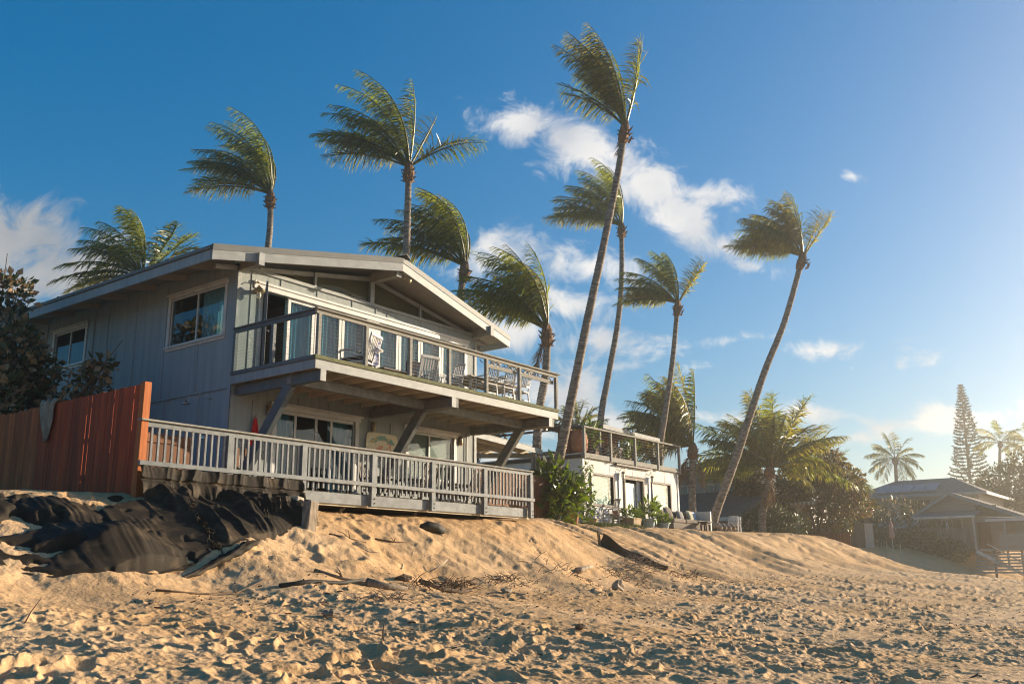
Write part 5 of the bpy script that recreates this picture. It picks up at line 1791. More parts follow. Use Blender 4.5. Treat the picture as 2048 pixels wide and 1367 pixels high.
# ------------------------------------------------------------------ plants
def leaf_cloud(n, centers, size, seed, up=.3, aspect=2.2, droop=0.0, shell=.55):
    """n leaf-shaped blades spread through ellipsoid clumps; returns verts, quads"""
    rg = np.random.default_rng(seed)
    cs = np.array([c[:3] for c in centers], float); rs = np.array([c[3:6] for c in centers], float)
    wts = np.prod(rs, 1) ** .75; wts /= wts.sum()
    k = rg.choice(len(cs), n, p=wts)
    d = rg.normal(size=(n, 3)); d /= np.linalg.norm(d, axis=1)[:, None]
    rad = shell + (1 - shell) * rg.random(n) ** .7
    rad = np.where(rg.random(n) < .25, rg.random(n), rad)
    P = cs[k] + d * rs[k] * rad[:, None]
    # blade direction: outwards, a bit up, jittered
    a = d * .7 + rg.normal(size=(n, 3)) * .55 + np.array([0, 0, up])
    a[:, 2] -= droop
    a /= np.linalg.norm(a, axis=1)[:, None]
    b = np.cross(a, rg.normal(size=(n, 3))); b /= np.linalg.norm(b, axis=1)[:, None] + 1e-6
    nrm = np.cross(a, b)
    s = size * (.6 + .8 * rg.random(n))[:, None]
    w = s / aspect
    v0 = P; v1 = P + a * s * .5 + b * w * .5 + nrm * s * .06; v2 = P + a * s - nrm * s * .10; v3 = P + a * s * .5 - b * w * .5 + nrm * s * .06
    V = np.stack([v0, v1, v2, v3], 1).reshape(-1, 3)
    return V, np.arange(n * 4).reshape(-1, 4)


def bush(name, label, base, centers, n, size, mats, cat='shrub', seed=1, stems=5, up=.3, aspect=2.2, group=None, stem_r=.03, bark='bark2', droop=0.0, crown='foliage'):
    """mats: list of (material key, share)"""
    t = thing(name, label, cat, base, 0, group)
    rn = random.Random(seed)
    q = MB()
    for i, c in enumerate(centers):
        if i >= stems and stems: break
        p = Vector(base); e = Vector(c[:3])
        mid = (p + e) / 2 + Vector((rn.uniform(-.1, .1), rn.uniform(-.1, .1), 0)) * (e - p).length
        q.tube([p - Vector((0, 0, .1)), mid, e, e + (e - mid) * .4], [stem_r, stem_r * .7, stem_r * .4, stem_r * .2], 6)
        for k in range(4):
            d = Vector((rn.uniform(-1, 1) * c[3], rn.uniform(-1, 1) * c[4], rn.uniform(-.2, 1) * c[5])) * .8
            q.tube([mid + (e - mid) * rn.random(), e + d * .5, e + d], [stem_r * .4, stem_r * .25, stem_r * .1], 4)
    if stems:
        q.build('trunk' if cat == 'tree' else 'stem', G[bark], t, smooth=True)
    for j, (mk, sh) in enumerate(mats):
        V, F = leaf_cloud(int(n * sh), centers, size, seed * 13 + j, up, aspect, droop)
        o = np_mesh(crown if j == 0 else 'dry_leaves', V, F, np.full(len(F), 4), G[mk], t, base)
        o['kind'] = 'stuff'
    return t


def potted(loc, r, h, potmat, label, seed, n=60, leaf=.3, spread=.35, tall=.4, mat='leaf_gloss', square=False, aspect=4):
    t = thing('potted_plant', label, 'plant pot', loc, 0, 'potted plants')
    x, y, z = loc
    if square:
        q = MB().hexa([(x - r * .8, y - r * .8, z), (x + r * .8, y - r * .8, z), (x + r * .8, y + r * .8, z), (x - r * .8, y + r * .8, z)], [(x - r, y - r, z + h), (x + r, y - r, z + h), (x + r, y + r, z + h), (x - r, y + r, z + h)])
    else:
        q = MB().lathe((x, y, z), [(r * .68, 0), (r * .92, h * .86), (r * 1.04, h * .87), (r * 1.04, h), (r * .9, h), (r * .86, h * .9)], 14)
    q.build('pot', G[potmat], t)
    V, F = leaf_cloud(n, [(x, y, z + h + tall * .35, spread, spread, tall * .5)], leaf, seed, .6, aspect)
    o = np_mesh('foliage', V, F, np.full(len(F), 4), G[mat], t, loc)
    o['kind'] = 'stuff'
    return t


g_ = lambda x, y: gz(x, y)
# on the ground by the cottage
potted((31.1, 19.95, g_(31.1, 19.95)), .30, .24, 'pot_tan', 'wide shallow tan pot at the white cottage corner', 41, 25, .2, .15, .5)
potted((33.5, 19.6, g_(33.5, 19.6)), .32, .36, 'pot_tan', 'square tan planter with bushy green leaves in front of the cottage door', 42, 130, .26, .36, .42, square=True)
potted((35.15, 19.7, g_(35.15, 19.7)), .28, .38, 'pot_blue', 'tall leafy plant in a grey-blue pot right of the cottage door', 43, 160, .32, .42, .9)
potted((36.1, 19.55, g_(36.1, 19.55)), .28, .24, 'pot_blue', 'low grey-blue pot of spiky leaves beside the sofa', 44, 110, .22, .30, .35)
potted((28.8, 19.2, g_(28.8, 19.2)), .20, .34, 'terracotta', 'terracotta pot under the big-leaved shrub by the leaning palm', 45, 60, .2, .2, .3)
# on the terrace
potted((33.3, 21.3, TZ), .32, .45, 'pot_dark', 'dark planter with tall spiky plant at the left of the roof terrace', 51, 90, .55, .25, 1.1, aspect=7)
potted((36.7, 21.4, TZ), .30, .48, 'pot_dark', 'dark pot with bushy shrub at the middle right of the roof terrace', 52, 150, .24, .42, .9)
potted((39.3, 21.5, TZ), .36, .55, 'pot_dark', 'large dark pot with sparse twigs at the right of the roof terrace', 53, 40, .3, .4, .8, 'leaf_tan')
potted((34.85, 21.2, TZ), .20, .25, 'pot_tan', 'small tan pot of pale flowers near the terrace planter', 54, 60, .16, .22, .35, 'cream', aspect=2)
potted((36.0, 21.1, TZ), .14, .16, 'pot_tan', 'small bright green seedling pot on the terrace edge', 55, 30, .22, .14, .3)
MB().lathe((35.6, 21.7, TZ), [(.42, 0), (.46, .1), (.46, .5), (.50, .52), (.50, .62), (.1, .64)], 18).build('fire_bowl', G['pot_dark'], smooth=False, label='round dark covered fire bowl standing on the roof terrace', cat='fire bowl')
MB().lathe((32.35, 21.25, TZ), [(.18, 0), (.34, .2), (.38, .55), (.32, .85), (.2, .98), (.23, 1.0)], 18).build('clay_urn', G['terracotta'], smooth=True, label='big brown clay urn at the corner of the roof terrace', cat='urn')
MB().lathe((32.1, 21.75, TZ), [(.30, 0), (.30, 1.08), (.05, 1.1)], 16).build('wood_barrel', G['brownwood'], smooth=False, label='upright brown wooden drum behind the clay urn on the terrace', cat='drum')
BX(31.98, 32.5, 22.3, 23.5, TZ + .005, TZ + .22).build('floor_cushion', G['taupe'], bevel=.06, label='taupe floor cushion on the left side of the roof terrace', cat='cushion')
# strap from the leaning palm to the lean-to
MB().tube([(26.75, 19.40, 4.86), (27.7, 18.9, 4.96)], .025, 6).build('slackline_strap', G['rope'], label='orange strap tied between lean-to post and leaning palm', cat='strap')
# chair in front of the left cottage window
dining_chair((32.2, 19.75, g_(32.2, 19.75)), R(-115), 'grey wooden slat chair in front of the cottage window', 'grey_furn', None, 'wooden_chair', 1.0)
table('side_table', 'small grey wooden table beside the cottage slat chair', (33.0, 19.85, g_(33, 19.85)), 0, .7, .45, .42, 'grey_furn')
MB().lathe((32.8, 19.85, g_(33, 19.85) + .42), [(.10, 0), (.14, .17), (.15, .2), (.11, .2)], 12).build('clay_pot', G['terracotta'], label='empty brown clay pot on the small grey table', cat='pot')
# sofa
sx0, sy0 = 37.1, 19.6
sz = g_(38.5, 19.6)
sofa = thing('outdoor_sofa', 'long taupe outdoor sofa on the dune right of the cottage', 'sofa', (38.4, 19.6, sz))
BX(36.6, 40.0, 19.35, 20.15, sz, sz + .24).build('base', G['taupe'], sofa, bevel=.01)
for k in range(3):
    BX(36.62 + k * 1.13, 37.72 + k * 1.13, 19.33, 19.98, sz + .245, sz + .42).build('seat_cushion', G['taupe'], sofa, bevel=.04)
    BX(36.62 + k * 1.13, 37.72 + k * 1.13, 19.99, 20.20, sz + .26, sz + .80).build('back_cushion', G['taupe'], sofa, bevel=.05)
BX(40.02, 40.14, 19.3, 20.2, sz, sz + .86).build('arm_panel', G['white_paint'], sofa, bevel=.01)
for k in range(6):
    BX(40.145, 40.165, 19.32, 20.18, sz + .02 + k * .13, sz + .13 + k * .13).build('arm_slat', G['white_paint'], sofa)


def pillow(c, w, h, tilt, mat, label, rz=0):
    q = MB()
    n = 9
    for sgn in (-1, 1):
        for i in range(n):
            for j in range(n):
                a, b = i / (n - 1) * 2 - 1, j / (n - 1) * 2 - 1
                th = .085 * (1 - a ** 4) ** .6 * (1 - b ** 4) ** .6
                q.v.append((a * w / 2 * (1 - .08 * b * b), sgn * th, b * h / 2 * (1 - .08 * a * a)))
    for s_ in (0, 1):
        for i in range(n - 1):
            for j in range(n - 1):
                a = s_ * n * n + i * n + j
                f = (a, a + n, a + n + 1, a + 1)
                q.f.append(f if s_ == 0 else f[::-1])
    o = q.build('pillow', G[mat], smooth=True, label=label, cat='pillow', base=(0, 0, 0))
    o.location = c
    o.rotation_euler = (tilt, 0, rz)
    return o


pillow((36.85, 19.72, sz + .66), .62, .55, R(-22), 'taupe', 'large taupe pillow leaning at the left end of the sofa')
pillow((38.1, 19.82, sz + .62), .5, .42, R(-20), 'greypad', 'grey pillow in the middle of the sofa')
pillow((39.0, 19.80, sz + .64), .55, .5, R(-22), 'cream', 'cream green pillow right of the grey one on the sofa', R(8))
q = MB()
for i in range(12):
    for j in range(8):
        q.v.append((39.55 + j * .085, 19.93 + .02 * math.sin(j * 1.7), 0))
q = MB()
prof = [(20.25, .55), (20.22, .80), (20.10, .86), (19.98, .80), (19.955, .62), (19.95, .45)]
for j in range(9):
    for y_, z_ in prof:
        q.v.append((39.35 + j * .075, y_ - .012 * math.sin(j * 1.9), sz + z_ + .015 * math.sin(j * 2.3)))
for j in range(8):
    for i in range(len(prof) - 1):
        a = j * len(prof) + i
        q.f.append((a, a + 1, a + len(prof) + 1, a + len(prof)))
q.build('white_towel', G['towel_w'], smooth=True, label='white towel draped over the back of the outdoor sofa', cat='towel')
table('side_table', 'small dark wicker table in front of the outdoor sofa', (38.9, 19.0, g_(38.9, 19.0)), 0, .55, .45, .40, 'pot_dark')
for k in range(4):
    q = MB()
    x = 41.1 + k * .48
    z = g_(x, 19.5)
    q.tube([(x, 19.3, z + .12), (x + .1, 19.5, z + .24), (x + .2, 19.9, z + .26)], [.10, .14, .12], 10)
    q.build('sand_bag', G['taupe'], smooth=True, label='grey bolster %s of the four lying right of the leaning palm' % ('nearest the palm', 'second from the palm', 'third from the palm', 'farthest from the palm')[k], cat='bolster', group='bolsters on the dune')
for k, lab in enumerate(('left of two pale lounge chairs on the dune crest', 'right of two pale lounge chairs on the dune crest')):
    dining_chair((43.3 + k * .75, 19.7 + .2 * k, g_(43.5, 19.7)), R(-70), lab, 'white_paint', 'pale chairs on the dune crest', 'lounge_chair', .72)

# ------------------------------------------------------------------ coconut palms
WIND = (-rt0).normalized()


def frond_mesh(p0, a, L_, depth, wind, droop, rn, nleaf=60, lw=.055, ll=.95, leafwind=.8, mat='leaf_palm', parent=None, off=(0, 0, 0), sag=.50):
    n = 26
    d = np.array(rt0) * math.sin(a) + np.array([0, 0, 1.0]) * math.cos(a) + np.array(fwh) * depth
    d /= np.linalg.norm(d)
    w = np.array(WIND)
    p = np.array(p0, float)
    P = [p.copy()]; D = [d.copy()]
    for i in range(n):
        s = i / n
        d = d + (w * wind * (.35 + s) + np.array([0, 0, -1.0]) * droop * (.3 + 1.2 * s)) / n * 1.5
        d /= np.linalg.norm(d)
        p = p + d * (L_ / n)
        P.append(p.copy()); D.append(d.copy())
    P = np.array(P); D = np.array(D)
    verts = []; loops = []; sizes = []
    # rachis as a tapered four-sided rod
    ref = np.array(fwh) * .9 + np.array([.1, .2, .1])
    base = 0
    for i in range(0, n + 1, 2):
        b = np.cross(D[i], ref); b /= np.linalg.norm(b); c = np.cross(D[i], b)
        r = .045 * (1 - .88 * i / n) + .004
        for k in range(4):
            th = k * math.pi / 2
            verts.append(P[i] + b * math.cos(th) * r + c * math.sin(th) * r * .8)
    m_ = n // 2
    for i in range(m_):
        for k in range(4):
            loops += [i * 4 + k, i * 4 + (k + 1) % 4, i * 4 + 4 + (k + 1) % 4, i * 4 + 4 + k]; sizes.append(4)
    nv = len(verts)
    # leaflets
    s = np.linspace(.17, 1.0, nleaf)
    fi = s * n
    i0 = np.clip(fi.astype(int), 0, n - 1); fr = (fi - i0)[:, None]
    Ps = P[i0] * (1 - fr) + P[i0 + 1] * fr
    Ds = D[i0] * (1 - fr) + D[i0 + 1] * fr
    upv_ = np.array([0, 0, 1.0]) * .85 - w * .15
    side = np.cross(Ds, upv_[None] + np.array(fwh)[None] * .35 * np.sign(depth + .01)); side /= np.linalg.norm(side, axis=1)[:, None] + 1e-6
    wp = w[None] - Ds * (Ds @ w)[:, None] * .95
    prof = np.clip(np.sin(np.pi * np.clip(.10 + .86 * (s - .17) / .83, 0, 1)), 0, 1) ** .55
    V = [np.array(verts)]
    rg = np.random.default_rng(rn.randrange(1 << 30))
    for sg in (-1, 1):
        jl = (.70 + .45 * rg.random(nleaf)) * np.where(rg.random(nleaf) < .10, .25, 1)
        ln = (ll * prof * jl)[:, None]
        lift = (.35 + .25 * rg.random(nleaf))[:, None]
        dirv = side * sg * .85 + Ds * (.35 + .45 * s[:, None]) + np.array([0, 0, 1.0])[None] * (.12 - sag) + wp * leafwind * (.75 + .5 * rg.random(nleaf))[:, None] + rg.normal(size=(nleaf, 3)) * .15
        dirv /= np.linalg.norm(dirv, axis=1)[:, None]
        tip_d = dirv + wp * leafwind * .30 + np.array([0, 0, -1.0])[None] * (.25 + .35 * rg.random(nleaf))[:, None]
        tip_d /= np.linalg.norm(tip_d, axis=1)[:, None]
        wv = np.cross(dirv, Ds); nv_l = np.linalg.norm(wv, axis=1)[:, None]; wv = wv / (nv_l + 1e-6)
        wv = wv * .55 + Ds * .65 + rg.normal(size=(nleaf, 3)) * .22
        wv /= np.linalg.norm(wv, axis=1)[:, None]
        hw = lw * .5 * np.clip(prof, .35, 1)[:, None]
        a0 = Ps - wv * hw * .6; a1 = Ps + wv * hw * .6
        mid = Ps + dirv * ln * .5
        b0 = mid - wv * hw; b1 = mid + wv * hw
        tp = mid + tip_d * ln * .5
        V.append(np.stack([a0, a1, b1, b0, tp], 1).reshape(-1, 3))
        k = np.arange(nleaf) * 5 + nv
        q = np.stack([k, k + 1, k + 2, k + 3], 1); t = np.stack([k + 3, k + 2, k + 4], 1)
        for a_, b_ in zip(q, t):
            loops += list(a_) + list(b_); sizes += [4, 3]
        nv += nleaf * 5
    o = np_mesh('frond', np.concatenate(V), loops, sizes, G[mat], parent, off)
    return o


def palm(label, path, r0, r1, fronds, seed, wind=1.0, droop=.5, leafwind=.8, ll=.95, mats=('leaf_palm', 'leaf_palm2'), dead=(), name='coconut_palm', nleaf=60, lw=.055, group='coconut palms'):
    """path: trunk points from the ground up; fronds: (angle from vertical, length, depth[, wind factor, droop factor])"""
    rn = random.Random(seed)
    t = thing(name, label, 'palm tree', path[0], 0, group)
    # smooth trunk with ring scars
    pts = [Vector(p) for p in path]
    fine, rad = [], []
    seg = 10
    for i in range(len(pts) - 1):
        p_ = pts[max(i - 1, 0)]; a = pts[i]; b = pts[i + 1]; c = pts[min(i + 2, len(pts) - 1)]
        for k in range(seg):
            u = k / seg
            q = .5 * ((2 * a) + (b - p_) * u + (2 * p_ - 5 * a + 4 * b - c) * u * u + (3 * a - p_ - 3 * b + c) * u ** 3)
            fine.append(q)
    fine.append(pts[-1])
    nF = len(fine)
    for i in range(nF):
        s = i / (nF - 1)
        rad.append((r0 * 1.25 if i == 0 else r0) * (1 - s) + r1 * s)
    dense, drad = [], []
    for i in range(nF - 1):
        for k in range(4):
            u = k / 4
            dense.append(fine[i].lerp(fine[i + 1], u)); drad.append((rad[i] * (1 - u) + rad[i + 1] * u) * (1.0 + (.085 if k % 2 else -.05) + rn.uniform(-.02, .02)))
    dense.append(fine[-1]); drad.append(rad[-1])
    MB().tube(dense, drad, 10, True, .06, seed).build('trunk', G['bark'], t, smooth=True)
    top = pts[-1]
    ax = (pts[-1] - pts[-2]).normalized()
    # fibrous boss below the crown with old leaf bases and a few nuts
    hb = MB()
    hb.tube([top - ax * .75, top - ax * .55, top - ax * .3, top, top + ax * .25], [r1 * 1.15, r1 * 1.7, r1 * 1.9, r1 * 1.5, r1 * .8], 12, True, .28, seed + 1)
    for k in range(16):
        a = k * 2.4; rr_ = r1 * 1.5
        b = top + Vector((math.cos(a) * rr_, math.sin(a) * rr_, -.15 - .035 * k))
        e = b + Vector((math.cos(a) * .16, math.sin(a) * .16, rn.uniform(-.05, .2)))
        hb.tube([b, e], [.05, .015], 5)
    hb.build('crown_boss', G['husk'], t)
    for i, f in enumerate(fronds):
        a, L_, dp = f[:3]
        wf = f[3] if len(f) > 3 else 1.0
        df = f[4] if len(f) > 4 else 1.0
        a = R(a + rn.uniform(-4, 4))
        st = top + Vector(rt0) * math.sin(a) * r1 * .8 + Vector(fwh) * dp * r1 * .6 + Vector((0, 0, .05))
        frond_mesh(st, a, L_ * rn.uniform(.94, 1.06), dp + rn.uniform(-.08, .08), wind * .78 * wf, droop * df, rn, nleaf, lw, 1.12 * ll * rn.uniform(.9, 1.08), leafwind, mats[i % len(mats)], t, path[0])
    for (a, L_, dp) in dead:
        frond_mesh(top - ax * .3, R(a), L_, dp, .15, 1.6, rn, 40, lw, ll * .6, .25, 'leaf_dry', t, path[0], sag=.9)
    return t


def fan(a0, a1, n, L_, dmax=.5, seed=0, wf=1.0, df=1.0):
    rn = random.Random(seed)
    n = int(n * 1.6)
    return [(a0 + (a1 - a0) * i / (n - 1) + rn.uniform(-7, 7), 1.08 * L_ * rn.uniform(.88, 1.08), dmax * (1 if i % 2 else -1) * rn.uniform(.3, 1), wf, df) for i in range(n)]


palm('coconut palm behind the left slope of the grey roof, only its crown showing',
     [(21.94, 37.4, 2.9), (21.9, 37.3, 8.0), (21.94, 37.21, 13.9)], .18, .13,
     fan(-80, 60, 13, 3.2, .7, 1, .8) + [(-30, 3.1, 0), (0, 3.0, .3), (68, 2.7, .2, .1, 1.2), (-95, 3.0, -.2, .4, .8)], 1, .9, .7)
palm('windblown coconut palm rising behind the middle of the grey roof',
     [(26.6, 34.3, 2.9), (26.45, 34.6, 9), (26.50, 34.5, 15), (26.56, 34.47, 17.0), (26.51, 34.51, 18.6)], .19, .12,
     fan(-55, 12, 13, 3.9, .45, 2) + [(-62, 3.7, .1, .55, .9), (-70, 3.9, -.1, .3, 1.0), (10, 3.9, 0), (2, 4.0, .2)], 2, 1.25, .55, 1.0)
palm('tall coconut palm with fronds on both sides, rising behind the roof ridge',
     [(27.5, 26.6, 2.9), (27.5, 26.55, 9), (27.54, 26.55, 13.7), (27.56, 26.53, 18.15)], .20, .13,
     fan(-48, 4, 11, 4.0, .5, 3) + [(-66, 4.0, .15, .45, 1.0), (-10, 4.3, 0, .6, .3), (6, 3.9, .25, .35, .4), (12, 3.7, -.2, .3, .5), (20, 3.0, .3, .2, .6), (50, 3.3, .1, -.15, 1.1), (58, 3.0, -.2, .0, 1.1), (-58, 3.6, -.3, .6, .9)], 3, 1.15, .5, .85)
palm('windswept coconut palm right of the roof ridge with a long low frond to the left',
     [(30.2, 26.2, 2.9), (30.4, 26.1, 9), (30.45, 26.0, 12.9), (30.57, 25.88, 14.3)], .19, .13,
     fan(-48, 6, 11, 4.0, .45, 4) + [(-60, 4.6, .1, .5, .8), (-66, 4.4, -.2, .4, .7), (4, 4.2, .1, .9, .3), (10, 3.6, -.2), (14, 3.0, .3)], 4, 1.2, .55, 1.0)
palm('leafy coconut palm with a hanging dead frond at the right end of the balcony',
     [(30.3, 22.0, 2.85), (30.44, 21.93, 6.8), (30.65, 21.64, 9.05), (30.70, 21.59, 10.75)], .19, .14,
     fan(-50, 5, 11, 3.7, .5, 5) + [(-56, 4.0, .1, .5, .8), (-63, 3.9, -.15, .45, .8), (2, 3.9, .15, .6, .25), (7, 3.3, -.2), (-12, 4.0, 0, .6, .3)], 5, 1.15, .5, .8, mats=('leaf_palm', 'leaf_palm', 'leaf_palm2'), dead=((-150, 1.7, .1),))
palm('tallest coconut palm, leaning in front of the white cottage corner',
     [(27.41, 19.31, 2.75), (27.48, 19.2, 3.84), (27.78, 18.82, 6.04), (28.02, 18.5, 7.84), (28.32, 18.11, 10.07), (28.7, 17.61, 12.76), (29.1, 17.09, 15.76), (29.31, 16.81, 17.75)], .20, .115,
     fan(-26, 2, 9, 3.7, .35, 6, .75, .6) + [(12, 3.7, .05, .30, .1), (14, 3.4, -.15, .3, .1), (-6, 3.9, 0, .6, .3), (2, 3.6, .1, .5, .3), (-32, 3.1, .2, .8, .7)], 6, .85, .45, 1.0, mats=('leaf_palm2', 'leaf_palm'), ll=.8, dead=((-165, 1.0, .2),))
palm('slender coconut palm just behind the tallest one, crown blown left',
     [(43.9, 28.0, 3.0), (44.29, 27.67, 9.0), (44.59, 27.28, 11.56), (44.98, 26.76, 14.73), (45.18, 26.51, 17.39), (45.24, 26.42, 20.65)], .20, .13,
     fan(-55, 6, 11, 4.0, .45, 7) + [(-62, 4.4, .1, .6, .8), (-70, 4.2, -.1, .4, .6), (8, 3.7, 0, .7), (4, 3.8, .2, .7)], 7, 1.2, .55, 1.0)
palm('small-crowned coconut palm standing behind the right end of white cottage',
     [(44.2, 24.4, 3.0), (44.48, 24.12, 7.38), (44.69, 23.85, 9.24), (45.02, 23.42, 12.23), (45.27, 23.08, 15.4)], .19, .12,
     fan(-78, 2, 10, 3.1, .45, 8, .8) + [(32, 3.2, .1, .05, .1), (36, 2.8, -.1, .0, .2), (-2, 3.1, 0, .5, .2)], 8, 1.0, .5, .7, ll=.8)
palm('strongly leaning coconut palm at right with its base on the dune crest',
     [(42.33, 20.34, 3.0), (42.43, 20.21, 3.76), (43.11, 19.32, 6.37), (43.63, 18.63, 8.57), (44.17, 17.92, 10.81), (44.88, 16.99, 13.36), (45.58, 16.08, 16.7)], .23, .13,
     fan(-62, 0, 11, 3.5, .5, 9) + [(-66, 3.8, .1, .5, .6), (-74, 3.7, -.1, .35, .5), (30, 3.0, .05, .08, .05), (33, 2.6, -.1, .05, .05), (2, 3.5, .1, .4, .2), (-4, 3.5, -.2, .5, .3)], 9, 1.0, .5, .85, mats=('leaf_palm2', 'leaf_palm'))
palm('short stout coconut palm behind the cottage terrace, big ragged crown',
     [(49.9, 25.2, 3.1), (49.96, 25.18, 4.57), (50.02, 25.1, 6.5), (50.08, 25.02, 8.2)], .25, .16,
     fan(-82, 4, 18, 4.5, .7, 10, .75) + [(2, 5.0, .1, .35, .2), (6, 4.6, -.2, .2, .3), (-85, 4.4, .2, .3, .8), (-20, 5.0, 0, .4, .3), (-100, 3.4, -.3, .2, .9), (4, 3.6, .5, .3)], 10, .9, .55, .7, mats=('leaf_palm2', 'leaf_palm'), dead=((-170, 2.0, .2), (150, 2.2, -.2), (-140, 2.2, .3)), ll=1.1, lw=.085)
palm('broad low coconut palm with a full crown right of the leaning one',
     [(55.2, 23.3, 3.1), (55.23, 23.21, 4.43), (55.45, 22.9, 6.0), (55.63, 22.68, 7.3)], .26, .16,
     fan(-85, 85, 24, 4.3, .8, 11, .5) + [(-8, 4.8, 0, .1, .1), (8, 4.7, .2, .1, .1), (24, 4.4, -.2, 0, .2), (48, 4.2, .1, -.1, .4), (-52, 5.2, .1, .2, .3), (62, 4.6, .2, 0, .5)], 11, .45, .6, .5, mats=('leaf_palm', 'leaf_palm2', 'leaf_palm2'), dead=((170, 2.0, .2), (-160, 2.2, -.2)), ll=1.1, lw=.085)
palm('pale coconut palm half hidden behind the brown-leaved tree',
     [(74.3, 26.3, 3), (74.4, 26.1, 5), (74.45, 26.03, 7.0)], .22, .17,
     fan(-60, 95, 12, 3.6, .7, 12, .1) + [(80, 3.6, .1, -.2, 1.0), (62, 3.7, -.1, -.2, .9), (100, 3.2, 0, -.1, .9)], 12, .3, .8, .3, nleaf=44, lw=.07, ll=1.0)
palm('round-crowned coconut palm above the hip roof in the distance',
     [(124.5, 34.6, 3), (124.56, 34.52, 9.0), (124.7, 34.34, 14.9)], .24, .2,
     [(a, 3.5, d) for a, d in ((-120, .1), (-100, .4), (-82, -.3), (-62, .2), (-45, -.5), (-28, .3), (-10, -.2), (4, .1), (22, -.4), (42, .3), (60, -.2), (78, .4), (95, -.1), (112, .3), (130, -.3), (-140, -.2), (150, .2))], 13, .15, .75, .2, nleaf=40, lw=.09, ll=1.1)
palm('thin distant coconut palm right of the tall pine',
     [(143.3, 26.3, 3), (143.46, 26.21, 12), (143.95, 25.56, 18.2)], .24, .18,
     [(a, 3.4, d) for a, d in ((-95, .1), (-75, .4), (-52, -.3), (-30, .2), (-8, -.3), (12, .3), (34, -.2), (58, .1), (80, .3), (100, -.2), (120, .2))], 14, .2, .85, .2, nleaf=38, lw=.09, ll=1.0)
palm('distant coconut palm cut by the right edge of the picture',
     [(146.3, 22.4, 3), (146.4, 22.3, 12), (146.45, 22.28, 18.0)], .24, .18,
     [(a, 3.6, d) for a, d in ((-100, .1), (-80, .4), (-60, -.3), (-35, .2), (-8, -.3), (15, .3), (50, .1), (85, .3))], 15, .2, .85, .2, nleaf=38, lw=.09, ll=1.0)
palm('low palm tuft showing above the cottage awning',
     [(46.6, 31.2, 3.0), (46.7, 31.0, 6.5), (46.75, 30.9, 9.2)], .18, .14,
     fan(-60, 60, 9, 2.0, .6, 16, .3), 16, .3, .6, .4, nleaf=36, ll=.7)

# ------------------------------------------------------------------ shrubs and trees
bush('sea_grape_tree', 'dark brown-leaved shrubby tree at the left edge above the fence', (11.2, 24.2, 2.8),
     [(10.7, 24.1, 5.4, 1.2, 1.4, 1.0), (10.3, 23.6, 6.4, 1.1, 1.2, .8), (10.9, 23.3, 6.0, .8, 1.0, .7), (11.6, 21.6, 5.6, .45, .6, .40), (10.6, 24.4, 8.1, .8, .9, .55), (10.5, 24.5, 7.3, .7, .8, .6), (11.6, 21.1, 5.9, .30, .45, .28), (11.4, 22.3, 4.9, .55, .8, .5), (9.9, 22.9, 5.0, .8, .9, .9), (10.6, 23.4, 6.9, .45, .6, .35)],
     5200, .20, [('leaf_dark', .48), ('leaf_brown', .52)], 'tree', 3, 10, .1, 1.6, stem_r=.05, crown='crown')
bush('big_leaf_shrub', 'glossy green big-leaved shrub around the leaning palm trunk', (27.2, 18.75, 2.75),
     [(27.2, 18.7, 3.9, .75, .75, .75), (26.75, 18.6, 3.4, .55, .6, .5), (27.7, 18.5, 3.3, .6, .6, .5), (27.0, 18.9, 4.6, .45, .5, .4), (27.9, 18.45, 3.9, .35, .4, .3)],
     560, .34, [('leaf_gloss', .85), ('leaf_dark', .15)], 'shrub', 5, 5, .5, 1.9)
bush('climbing_vine', 'thin climbing vine at the corner of the white cottage', (31.0, 20.2, 2.9),
     [(31.1, 20.2, 4.5, .28, .28, .35), (31.2, 20.2, 4.0, .3, .3, .35), (31.3, 20.2, 5.1, .3, .2, .2), (31.3, 20.2, 3.5, .25, .25, .35)],
     420, .14, [('leaf_gloss', 1.0)], 'vine', 6, 4, -.1, 2.4, stem_r=.015)
bush('sea_almond_tree', 'tan-leaved spreading tree right of the broad low palm', (63.4, 22.9, 3.1),
     [(63.5, 22.3, 8.0, 1.6, 1.7, 1.3), (64.3, 21.2, 6.9, 1.4, 1.4, 1.3), (62.6, 23.5, 7.0, 1.5, 1.5, 1.2), (64.6, 20.6, 5.5, 1.1, 1.2, 1.0), (63.3, 22.2, 5.8, 1.5, 1.5, 1.2), (62.4, 24.6, 6.2, 1.1, 1.3, .9)],
     7500, .26, [('leaf_tan', .7), ('leaf_brown', .3)], 'tree', 7, 6, .1, 1.8, stem_r=.12, crown='crown')
bush('sea_almond_tree', 'small tan-leaved tree between the leaning palm and dark roof', (60.2, 26.6, 3.1),
     [(60.0, 26.8, 7.6, 1.3, 1.5, .9), (60.2, 25.9, 6.8, 1.2, 1.3, .9), (60.3, 25.3, 5.8, 1.1, 1.1, .9), (59.6, 27.9, 7.6, .8, .9, .5)],
     3300, .25, [('leaf_tan', .75), ('leaf_brown', .25)], 'tree', 8, 4, .1, 1.8, stem_r=.10, crown='crown')
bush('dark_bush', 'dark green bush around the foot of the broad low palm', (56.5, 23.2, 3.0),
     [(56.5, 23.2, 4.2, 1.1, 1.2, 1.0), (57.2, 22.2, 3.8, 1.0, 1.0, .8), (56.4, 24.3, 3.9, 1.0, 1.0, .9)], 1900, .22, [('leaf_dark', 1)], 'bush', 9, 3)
bush('dark_bush', 'dark bush filling under the pergola roof', (64.2, 23.1, 3.0),
     [(64.4, 22.6, 4.1, .9, 1.0, 1.0), (64.9, 21.8, 4.4, .8, .9, 1.1), (64.2, 23.6, 3.8, .8, .8, .8)], 1900, .20, [('leaf_tan', .6), ('leaf_dark', .4)], 'bush', 10, 3)
